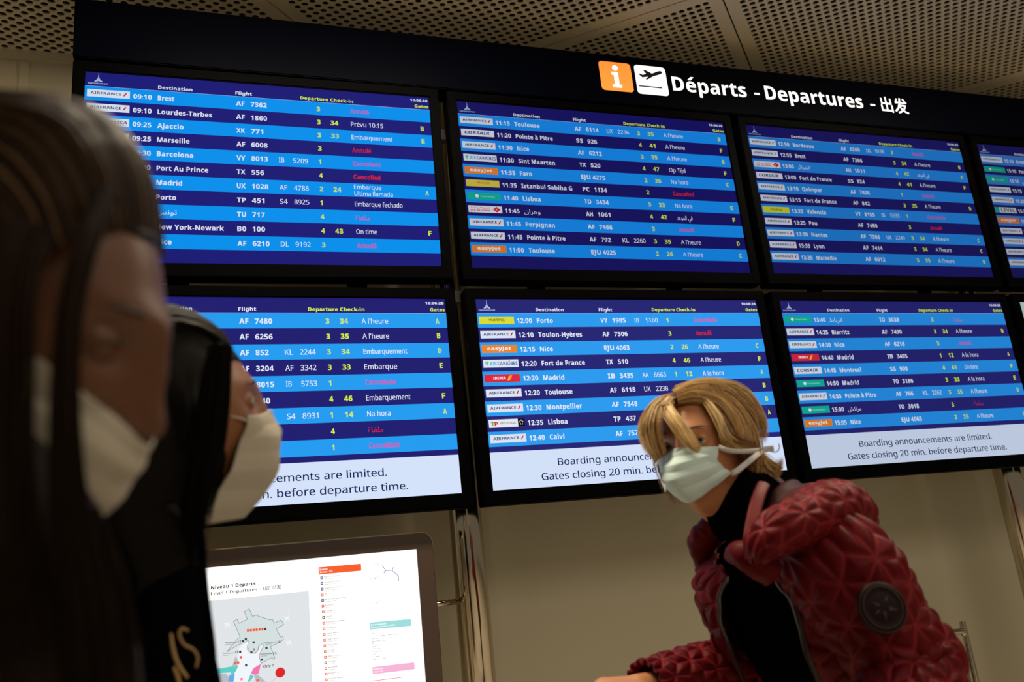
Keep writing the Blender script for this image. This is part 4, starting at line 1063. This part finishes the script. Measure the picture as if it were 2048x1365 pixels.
    tc = nt.nodes.new('ShaderNodeTexCoord'); nt.links.new(tc.outputs['Object'], n_.inputs['Vector']); nt.links.new(n_.outputs['Fac'], bp_.inputs['Height']); nt.links.new(bp_.outputs['Normal'], nt.nodes['Principled BSDF'].inputs['Normal'])
    G = push_out(mask_grid(MASK_ROWS, Rm, cen, 60, .0055), Rm, cen)
    mk = solidify(grid_mesh('face_mask', G, MK, root), .0012)
    ME = mat('mask_edge_band', (0.50, 0.70, 0.66, 1), 0.7)
    for nm, line in (('edge_seam', G[0]), ('edge_seam', G[-1]), ('edge_seam', G[:, 0]), ('edge_seam', G[:, -1])):
        grid_mesh(nm, tube_grid([Vector(q) for q in line[::6]], [(.0014, .0014)] * len(line[::6]), 60, 8, CR), ME, mk, closed_u=True)
    TIE = mat('white_mask_tie', (0.72, 0.72, 0.70, 1), 0.7)
    ax = (.106, .089, .123)
    zc = lambda a, b2: (1250 + a / 4.015, 740 + b2 / 4.015)
    L_ = lambda a, b2, c: Vector(Rm @ np.array([a, b2, c]) + cen)
    E_ = lambda a, b2, l: Vector(ellipsoid_hit(*zc(a, b2), cen, Rm, ax, l))
    kn = E_(1112, 640, 1.14)
    ribbon('tie', [Vector(G[0, -1]), E_(800, 640, 1.02), E_(880, 655, 1.10), E_(1000, 655, 1.15), kn], .0042, TIE, mk, CU, 40)
    ribbon('tie', [Vector(G[-1, -1]), E_(885, 822, 1.0), E_(960, 765, 1.06), E_(1040, 700, 1.13), kn], .0050, TIE, mk, CU, 40)
    ribbon('tie', [kn, E_(1150, 636, 1.14), E_(1195, 630, 1.14)], .0052, TIE, mk, CU, 16)
    ribbon('tie', [kn, E_(1165, 655, 1.14), E_(1215, 660, 1.14), E_(1240, 628, 1.14), E_(1234, 592, 1.14)], .0011, TIE, mk, CU, 24)
    ribbon('tie', [Vector(G[0, 0]), L_(.030, -.082, -.006), L_(-.05, -.100, .012), L_(-.12, -.02, .020), kn], .0042, TIE, mk, CU, 40)
    ribbon('tie', [Vector(G[-1, 0]), L_(.02, -.078, -.050), L_(-.05, -.102, -.006), L_(-.12, -.02, .010), kn], .0042, TIE, mk, CU, 40)
    # hair
    HM = hair_mat('blonde_hair', [(0.0, (0.06, 0.022, 0.005, 1)), (0.3, (0.30, 0.135, 0.032, 1)), (0.58, (0.78, 0.48, 0.155, 1)), (1.0, (1.0, 0.82, 0.48, 1))])
    ax = (.106, .089, .123)
    hg = head_grid(120, 100)
    cap = hg.copy(); z = cap[..., 2]; x = cap[..., 0]; y = cap[..., 1]
    c0 = np.array([-.006, 0, .004])
    cap = (cap - c0) * np.array([1.10, 1.16, 1.09]) + c0
    # scalp edge: keep the cap away from the face
    face = np.clip((x - (.028 + .25 * np.clip(z - .05, 0, 1))) / .02, 0, 1) * np.clip((.082 - z) / .02, 0, 1)
    cap = cap * (1 - .22 * face[..., None]) - face[..., None] * np.array([.03, 0, 0])
    lowb = np.clip((-z - .045) / .03, 0, 1); cap = cap * (1 - .3 * lowb[..., None])
    cheek = (hg[..., 0] > -.012) & (hg[..., 2] < -.004)
    o = grid_mesh('hair', cap @ Rm.T + cen, HM, root, closed_u=True, drop=(face > .6) | cheek); set_tone(o, .16); hair = o
    lines, rad, tone = [], [], []
    zc = lambda a, b2: (1250 + a / 4.015, 740 + b2 / 4.015)
    def add(pts, w, n_, tn, lift=1.02, depth=.006, spread=None, rr_=.00042, nseg=20):
        P3 = []
        for k, q in enumerate(pts):
            l = lift if len(q) < 3 else q[2]
            P3.append(Vector(ellipsoid_hit(*zc(q[0], q[1]), cen, Rm, ax, l)))
        for L in lock(P3, w, n_, depth, nseg, spread):
            lines.append(L); rad.append(rr_ * rng.uniform(.7, 1.5)); tone.append(float(np.clip(rng.normal(tn, .19), 0, 1)))
    # crown sweep from the parting over to the near side
    for k in range(15):
        f = k / 14
        s0 = (395 + 30 * f, 185 + 60 * f); a = (560 + 20 * f, 118 + 105 * f); c_ = (760 - 10 * f, 120 + 165 * f); d_ = (940 - 110 * f, 205 + 190 * f); e_ = (1075 - 190 * f, 380 + 130 * f); g_ = (1120 - 240 * f, 600 + 30 * f)
        add([s0, a, c_, d_, e_, g_], .011, 120, .52 + .25 * math.sin(k * 2.1) + .12 * (1 - f), 1.02 + .035 * (1 - f) + .02 * math.sin(k * 1.7), spread=(.6, 1, 1, .5))
    for k in range(6):
        f = k / 5
        add([(410, 150 + 10 * k), (620, 95 + 12 * k, 1.08), (860, 125 + 12 * k, 1.08), (1020, 240 + 10 * k, 1.08), (1110, 430, 1.07), (1105 + 12 * f, 560 + 20 * k, 1.05)], .010, 90, .62 + .2 * math.sin(k * 3), 1.07)
    # lower near-side layers, swept back towards the tie knot
    for k in range(9):
        f = k / 8
        add([(630 + 10 * k, 225 + 8 * k, 1.0), (720 + 10 * k, 330 + 12 * k, 1.02), (800, 450 + 12 * k, 1.03), (880 + 10 * f, 540 + 10 * k, 1.05), (1010, 600 + 4 * k, 1.05), (1110, 640, 1.04)], .009, 80, .35 + .2 * math.sin(k * 1.9), 1.03)
    for k in range(5):
        add([(620 + 14 * k, 225 + 8 * k, 1.0), (695 + 12 * k, 320 + 12 * k, 1.03), (745 + 8 * k, 420 + 8 * k, 1.05), (775 + 14 * k, 520, 1.07), (800 + 24 * k, 600 + 4 * k, 1.08)], .007, 70, .62 + .2 * math.sin(k * 2.5), 1.04, spread=(.6, 1, .7, .25))
    # fringe lock across the face
    for k in range(6):
        o_ = 11 * (k - 2.5)
        add([(372 + o_ * .3, 235 - o_ * .3, 1.06), (330 + o_ * .8, 300 - .3 * o_, 1.10), (395 + o_, 405 - .2 * o_, 1.12), (470 + o_, 515 - .3 * o_, 1.13), (545 + .7 * o_, 610 - .2 * o_, 1.20), (612 + .2 * o_, 672, 1.27)], .0075, 80, .66 + .18 * math.sin(k * 2), 1.08, .004, spread=(.9, 1, 1, .8, .2))
    # far-side curtain
    for k in range(9):
        f = k / 8
        add([(400 - 6 * k, 205 + 6 * k, 1.03), (300 - 40 * (1 - f), 255 + 30 * f, 1.10), (150 + 120 * f, 390 + 10 * f, 1.18), (130 + 140 * f, 520, 1.20), (195 + 110 * f, 660, 1.20), (280 + 50 * f, 770 - 70 * f, 1.20)], .0075, 75, .42 + .22 * math.sin(k * 2.3), 1.1, .006, spread=(.7, 1, 1, .8, .3))
    for k in range(4):
        add([(420, 200 + 10 * k, 1.03), (330 - 10 * k, 245 + 10 * k, 1.08), (270 - 10 * k, 330, 1.12), (265, 430 + 20 * k, 1.15)], .007, 60, .15, 1.08)
    # nape and flicked ends
    for k in range(7):
        f = k / 6
        add([(1040 - 10 * k, 600 + 10 * k, 1.03), (1060 + 6 * k, 700, 1.05), (1110 + 14 * k, 790 - 20 * f, 1.02), (1190 + 8 * k, 850 - 70 * f + 20 * math.sin(k * 2), 1.04), (1235 + 5 * k, 800 - 20 * k, 1.08)], .010, 70, .6 + .2 * math.sin(k * 2.7), 1.04, spread=(.6, 1, 1, .3))
    for k in range(5):
        add([(1000 + 8 * k, 640), (985 + 12 * k, 720, 1.0), (1020 + 12 * k, 800, .98), (1075 + 8 * k, 845 - 8 * k, 1.02)], .009, 55, .38 + .2 * math.sin(k * 2), 1.03)
    for k in range(6):
        add([(880 + 22 * k, 560 + 12 * k), (925 + 22 * k, 650, 1.02), (965 + 18 * k, 730, 1.0), (1000 + 14 * k, 790, .98)], .007, 60, .12, 1.01)
    # stray hairs
    for k in range(46):
        t = rng.uniform(0, 1); r0 = zc(0, 0)
        a = (420 + 560 * t, 150 + 90 * t * t + rng.uniform(-10, 20)); b2 = (a[0] + rng.uniform(40, 120), a[1] + rng.uniform(-50, 40), 1.1); c_ = (b2[0] + rng.uniform(20, 100), b2[1] + rng.uniform(-10, 120), 1.12)
        add([(*a, 1.06), b2, c_], .002, 1, .8, 1.08, rr_=.0003)
    # back of the head, unseen from here
    for k in range(34):
        az = math.radians(95 + 170 * k / 33); 
        for el0 in (1.15,):
            pts = []
            for t in np.linspace(0, 1, 6):
                el = el0 - 1.95 * t; w_ = 1.03 + .03 * t
                loc = np.array([ax[0] * w_ * math.cos(el) * math.cos(az), ax[1] * w_ * math.cos(el) * math.sin(az), ax[2] * w_ * math.sin(el)]) if el > -.55 else np.array([ax[0] * w_ * .85 * math.cos(az), ax[1] * w_ * .85 * math.sin(az), ax[2] * w_ * math.sin(el)])
                pts.append(Vector(Rm @ loc + cen))
            for L in lock(pts, .014, 36, .006, 16): lines.append(L); rad.append(.0006); tone.append(float(np.clip(rng.normal(.45, .15), 0, 1)))
    st = strands('hair_strands', lines, rad, tone, HM, hair); st['kind'] = 'stuff'
    return root
woman()

# ------------------------------------------------------------------ two dark-haired people on the left
def far_person():
    SKIN = skin_mat('warm_brown_skin', (0.24, 0.09, 0.032, 1), (0.19, 0.07, 0.026, 1))
    HM = hair_mat('black_hair', [(0.0, (0.004, 0.003, 0.002, 1)), (1.0, (0.016, 0.010, 0.006, 1))], .5, .08)
    Rm = frame(Vector((.83, -.02, -.55)), Vector((.03, .97, -.2)))
    D = 1.03; cen = np.array(list(P(347, 832, D)))
    hd = head_grid() @ Rm.T + cen
    L_ = lambda a, b2, c: Vector(Rm @ np.array([a, b2, c]) + cen)
    up = Vector((0, 0, 1)); fw = Vector(Rm[:, 0]); fw.z = 0; fw.normalize(); sd = up.cross(fw)
    nb = Vector(cen) - up * .20 - fw * .135; chest = nb - up * .17 - fw * .01; waist = nb - up * .38; pel = nb - up * .56
    root = empty('person', (pel.x, pel.y, 0), 'person in profile with a black hooded top and white face mask, left of the screens', 'person')
    arms = []
    slv = []
    for s in (1, -1):
        sh = nb + sd * (.138 * s) - up * .045; el = sh - up * .27 + sd * (.0 * s); wr = el + fw * .16 - up * .13; hn = wr + fw * .07 - up * .03
        arms += [(nb, sh, .055, .05), (sh, el, .045, .036), (el, wr, .036, .025), (wr, hn, .024, .02)]
        for k in range(4): arms.append((hn + sd * (.018 * (k - 1.5)) * .8, hn + fw * .05 - up * .04 + sd * (.02 * (k - 1.5)), .0095, .008))
        arms.append((wr + fw * .02, wr + fw * .06 - sd * (.045 * s), .012, .009))
        slv.append((sh, el, wr))
    bones = [(L_(-.02, 0, -.07), nb, .052, .058), (nb, chest, .09, .115), (chest, waist, .115, .10), (waist, pel, .10, .125), (chest + sd * .06, chest - sd * .06, .09, .09)] + arms + legs(root, pel, sd, fw)
    body('body', bones, .006, SKIN, root, hd); eyes(Rm, cen, root); lashes_brows(Rm, cen, root, (0.006, 0.004, 0.003, 1))
    G = tube_grid([pel - up * .05, waist, chest, nb - up * .05, nb + up * .045, nb + up * .07], [(.150, .12), (.145, .112), (.155, .112), (.135, .100), (.078, .080), (.073, .076)], 80, 60, sd); hoodie = grid_mesh('hooded_top', G, M_CLOTH_BLACK, root, closed_u=True)
    for sh, el, wr in slv:
        G = tube_grid([nb + (sh - nb) * .4, sh, el, wr], [(.06, .06), (.062, .062), (.052, .052), (.040, .040)], 50, 28, sd); grid_mesh('sleeve', G, M_CLOTH_BLACK, hoodie, closed_u=True)
    # hood bunched behind the neck
    G = tube_grid([nb + fw * .07 + sd * -.07, nb + up * .05 - sd * .11, nb + up * .06 - fw * .11, nb + up * .05 + sd * .11, nb + fw * .07 + sd * .07], [(.02, .02), (.045, .05), (.06, .07), (.045, .05), (.02, .02)], 60, 30, up); grid_mesh('hood', G, M_CLOTH_BLACK, hoodie, closed_u=True, cap=True)
    # drawstrings hanging in front of the chest
    G = tube_grid([P(398, 1040, .93), P(404, 1090, .91), P(407, 1150, .90), P(414, 1220, .90), P(424, 1300, .90), P(430, 1400, .91), P(434, 1480, .92)], [(.0042, .0042)] * 7, 60, 10, CR); grid_mesh('drawstring', G, M_CLOTH_BLACK, hoodie, closed_u=True, cap=True)
    # chest panel under the print: front of the top bulging towards the screens
    G = tube_grid([P(318, 1090, .98), P(322, 1250, .945), P(340, 1400, .945), P(340, 1560, .97)], [(.040, .04), (.046, .05), (.054, .056), (.06, .06)], 50, 40, CR); grid_mesh('front_panel', G, M_CLOTH_BLACK, hoodie, closed_u=True, cap=True)
    # printed letters on the chest
    pm = mat('ochre_print', (0.42, 0.26, 0.10, 1), 0.7)
    def brush(nm, pts, w):
        bpy.context.view_layer.update(); dg = bpy.context.evaluated_depsgraph_get(); pp = []
        for q in pts:
            d_ = (P(q[0] - 10, q[1], 1) - CP).normalized(); h_ = SC.ray_cast(dg, CP, d_)
            if h_[0] and h_[4].name.startswith(('hooded', 'sleeve', 'front_panel', 'hood')): pp.append(h_[1] - d_ * .003)
        if len(pp) < 3: return
        G = tube_grid(pp, [(w * .5, w)] + [(w, w)] * (len(pp) - 2) + [(w * .6, w)], 40, 8, CR); grid_mesh(nm, G, pm, hoodie, closed_u=True, cap=True)
    brush('printed_letter', [(352, 1268, .855), (356, 1300, .853), (366, 1330, .852), (385, 1356, .852)], .0022)
    brush('printed_letter', [(358, 1335, .853), (364, 1352, .852), (370, 1372, .852)], .0024)
    brush('printed_letter', [(386, 1262, .852), (374, 1258, .852), (368, 1270, .852), (378, 1290, .851), (396, 1300, .851), (405, 1316, .852), (402, 1336, .853)], .0016)
    # mask
    MK = noise_mat('dimmed_mask_fabric', (0.40, 0.35, 0.28, 1), (0.36, 0.32, 0.255, 1), 60, 0.8, 0.2)  # white cloth made darker; the dim light is put into its colour
    rows = [((.112, 0, .004), (.096, .028, -.003), (.064, .052, -.006)), ((.124, 0, -.022), (.106, .032, -.026), (.062, .056, -.028)), ((.125, 0, -.052), (.106, .037, -.054), (.052, .062, -.060)),
            ((.114, 0, -.088), (.092, .037, -.090), (.034, .064, -.092)), ((.080, 0, -.124), (.062, .036, -.126), (.020, .058, -.128))]
    G = push_out(mask_grid(rows, Rm, cen, 50, .0028), Rm, cen); mk = solidify(grid_mesh('face_mask', G, MK, root), .0012)
    for s in (0, -1):
        sg = 1 if s == -1 else -1
        ribbon('ear_loop', [Vector(G[3, s]), L_(.03, .068 * sg, -.002), L_(-.008, .078 * sg, .004), L_(-.014, .080 * sg, -.02), L_(.005, .072 * sg, -.05), Vector(G[-3, s])], .0014, MK, mk, CU, 40)
    # hair: smooth on top, long behind
    ax = (.108, .092, .128)
    cap = head_grid(120, 100); x, y, z = cap[..., 0], cap[..., 1], cap[..., 2]
    c0 = np.array([-.01, 0, .0]); wf = np.clip((.055 - x) / .07, .15, 1)[..., None]; cap = (cap - c0) * (1 + np.array([.12, .2, .14]) * wf) + c0
    face = np.clip((x - (.045 + .3 * np.clip(z - .03, 0, 1))) / .016, 0, 1) * np.clip((.062 - z) / .015, 0, 1)
    cap = cap * (1 - .25 * face[..., None]) - face[..., None] * np.array([.03, 0, 0])
    o = grid_mesh('hair', cap @ Rm.T + cen, HM, root, closed_u=True, drop=face > .6); set_tone(o, .05)
    # long hair behind and over the near shoulder
    G = tube_grid([L_(-.005, 0, .06), L_(-.045, 0, -.01), L_(-.070, 0, -.10), P(268, 1130, .985), P(225, 1330, .98), P(215, 1600, .98)], [(.080, .075), (.092, .094), (.086, .094), (.074, .085), (.052, .062), (.03, .04)], 80, 60, Vector(Rm[:, 0])); lh = grid_mesh('long_hair', G, HM, o, closed_u=True, cap=True); set_tone(lh, .03)
    lines, rad, tone = [], [], []
    for k in range(70):
        t0 = rng.uniform(0, 1); yy = rng.uniform(-.8, .8)
        pts = []
        for t in np.linspace(0, 1, 8):
            an = math.radians(58 + 150 * t); r = .90 + .12 * min(1, t * 4)
            loc = np.array([ax[0] * r * math.cos(an), ax[1] * r * yy * math.sin(min(an, 1.57)) ** .3, ax[2] * r * math.sin(an) * math.sqrt(max(0, 1 - (yy * .8) ** 2))]); pts.append(Vector(Rm @ loc + cen))
        for L in lock(pts, .006, 14, .003, 14): lines.append(L); rad.append(.0006); tone.append(rng.uniform(0.2, 1))
    for k in range(4):
        for L in lock([P(452 - 8 * k, 690, .955), P(443 - 12 * k, 790, .945), P(432 - 12 * k, 880, .945), P(414 - 10 * k, 960, .945), P(400 - 8 * k, 1050, .95), P(385 - 8 * k, 1180, .96)], .010, 110, .006, 18, (.7, 1, 1, 1, .8)):
            lines.append(L); rad.append(.0007); tone.append(rng.uniform(0, .3))
    s_ = strands('hair_strands', lines, rad, tone, HM, o); s_['kind'] = 'stuff'
    return root
far_person()

def near_person():
    SKIN = skin_mat('deep_brown_skin', (0.11, 0.038, 0.013, 1), (0.09, 0.03, 0.010, 1))
    HM = hair_mat('dark_brown_hair', [(0.0, (0.006, 0.003, 0.002, 1)), (0.8, (0.045, 0.024, 0.012, 1)), (1.0, (0.16, 0.085, 0.04, 1))], .45, .12)
    Rm = frame(Vector((.91, -.41, .0)), Vector((.41, .90, -.10)))
    D = .548; cen = np.array(list(P(0, 628, D)))
    hd = head_grid(open_=.12) @ Rm.T + cen
    L_ = lambda a, b2, c: Vector(Rm @ np.array([a, b2, c]) + cen)
    up = Vector((0, 0, 1)); fw = Vector(Rm[:, 0]); fw.z = 0; fw.normalize(); sd = up.cross(fw)
    nb = Vector(cen) - up * .185 - fw * .075; chest = nb - up * .17 - fw * .03; waist = nb - up * .38 - fw * .03; pel = nb - up * .56 - fw * .02
    root = empty('person', (pel.x, pel.y, 0), 'person with long dark hair and white face mask looking down, nearest on the far left', 'person')
    COAT = noise_mat('very_dark_brown_coat', (0.010, 0.006, 0.004, 1), (0.014, 0.009, 0.006, 1), 80, 0.9)
    arms, slv = [], []
    for s in (1, -1):
        sh = nb + sd * (.132 * s) - up * .045; el = sh - up * .27 - sd * (.005 * s); wr = el + fw * .18 - up * .05; hn = wr + fw * .07
        arms += [(nb, sh, .055, .05), (sh, el, .045, .036), (el, wr, .036, .025), (wr, hn, .024, .02)]
        for k in range(4): arms.append((hn + sd * (.018 * (k - 1.5)) * .8, hn + fw * .06 - up * .025 + sd * (.02 * (k - 1.5)), .0095, .008))
        arms.append((wr + fw * .02, wr + fw * .06 - sd * (.045 * s), .012, .009)); slv.append((sh, el, wr))
    bones = [(L_(-.02, 0, -.07), nb, .052, .058), (nb, chest, .09, .115), (chest, waist, .115, .10), (waist, pel, .10, .125), (chest + sd * .06, chest - sd * .06, .09, .09)] + arms + legs(root, pel, sd, fw)
    body('body', bones, .006, SKIN, root, hd); eyes(Rm, cen, root, (1, 0, -.5)); lashes_brows(Rm, cen, root, (0.004, 0.003, 0.002, 1))
    G = tube_grid([pel - up * .2, pel, waist, chest, nb - up * .05, nb + up * .04], [(.18, .15), (.17, .145), (.16, .135), (.185, .14), (.155, .115), (.08, .085)], 80, 60, sd); coat = grid_mesh('coat', G, COAT, root, closed_u=True)
    for sh, el, wr in slv:
        G = tube_grid([nb + (sh - nb) * .4, sh, el, wr], [(.06, .06), (.062, .062), (.052, .052), (.040, .040)], 50, 28, sd); grid_mesh('sleeve', G, COAT, coat, closed_u=True)
    MK = noise_mat('dimmed_mask_fabric', (0.40, 0.35, 0.28, 1), (0.36, 0.32, 0.255, 1), 60, 0.8, 0.2)  # same darkened white, shade included in the base colour
    rows = [((.122, 0, -.036), (.098, .030, -.022), (.060, .058, -.006)), ((.121, 0, -.050), (.104, .034, -.040), (.054, .064, -.026)), ((.119, 0, -.066), (.104, .037, -.060), (.050, .066, -.048)),
            ((.113, 0, -.090), (.096, .037, -.088), (.042, .065, -.084)), ((.096, 0, -.128), (.076, .036, -.120), (.032, .060, -.108))]
    G = push_out(mask_grid(rows, Rm, cen, 50, .002), Rm, cen); mk = solidify(grid_mesh('face_mask', G, MK, root), .0012)
    for s in (0, -1):
        sg = 1 if s == -1 else -1
        ribbon('ear_loop', [Vector(G[3, s]), L_(.02, .078 * sg, 0), L_(-.012, .088 * sg, .012), L_(-.020, .090 * sg, -.02), L_(.01, .08 * sg, -.06), Vector(G[-3, s])], .0018, MK, mk, CU, 40)
    # hair
    ax = (.104, .092, .133)
    cap = head_grid(120, 100); x, y, z = cap[..., 0], cap[..., 1], cap[..., 2]
    c0 = np.array([-.01, 0, .0]); wf = np.clip((.055 - x) / .07, .15, 1)[..., None]; cap = (cap - c0) * (1 + np.array([.12, .16, .20]) * wf) + c0
    face = np.clip((x - (.018 + .45 * np.clip(z - .02, 0, 1))) / .014, 0, 1) * np.clip((.078 - z) / .012, 0, 1)
    cap = cap * (1 - .28 * face[..., None]) - face[..., None] * np.array([.03, 0, 0])
    o = grid_mesh('hair', cap @ Rm.T + cen, HM, root, closed_u=True, drop=face > .6); set_tone(o, .1)
    # long hair hanging on the near side and behind
    G = tube_grid([L_(-.03, 0, .05), L_(-.04, -.02, -.03), P(-60, 900, .52), P(-20, 1150, .50), P(40, 1400, .50), P(60, 1700, .52)], [(.085, .075), (.082, .078), (.066, .06), (.062, .05), (.066, .05), (.05, .04)], 80, 60, Vector(Rm[:, 0])); lh = grid_mesh('long_hair', G, HM, o, closed_u=True, cap=True); set_tone(lh, .12)
    lines, rad, tone = [], [], []
    def add(pts, w, n_, tn, depth=.004, spread=None, r_=.0007):
        for L in lock([P(*q) for q in pts], w, n_, depth, 22, spread): lines.append(L); rad.append(r_ * rng.uniform(.7, 1.3)); tone.append(float(np.clip(rng.normal(tn, .18), 0, 1)))
    # front lock falling past the cheek, then the mass below
    add([(215, 380, .50), (170, 500, .475), (140, 620, .465), (130, 760, .462), (132, 900, .462), (140, 1040, .462), (165, 1200, .465), (190, 1420, .47), (200, 1600, .48)], .0065, 420, .15, .008, (.9, .9, 1, 1.1, 1.5, 2.2, 2.6))
    add([(75, 380, .49), (12, 560, .465), (2, 760, .46), (0, 960, .455), (20, 1180, .455), (80, 1450, .46)], .016, 420, .2, .012, (.8, 1, 1, 1.1, 1.2))
    add([(190, 1020, .50), (215, 1150, .50), (225, 1300, .50), (235, 1480, .50)], .012, 260, .1, .02, (.2, .8, 1.4, 1.6))
    # sheen strands over the crown
    for k in range(46):
        yy = -.95 + 1.5 * k / 45
        pts = []
        for t in np.linspace(0, 1, 9):
            an = math.radians(48 + 150 * t); sc = math.sqrt(max(0.03, 1 - (yy * .92) ** 2)); r = .87 + .17 * min(1, t * 4)
            pts.append(L_(ax[0] * r * math.cos(an) * (.4 + .6 * sc), ax[1] * r * yy, ax[2] * r * math.sin(an) * sc))
        for L in lock(pts, .007, 34, .004, 18): lines.append(L); rad.append(.0006 * rng.uniform(.7, 1.4)); tone.append(float(np.clip(rng.normal(.55, .25), 0, 1)))
    s_ = strands('hair_strands', lines, rad, tone, HM, o); s_['kind'] = 'stuff'
    return root
near_person()
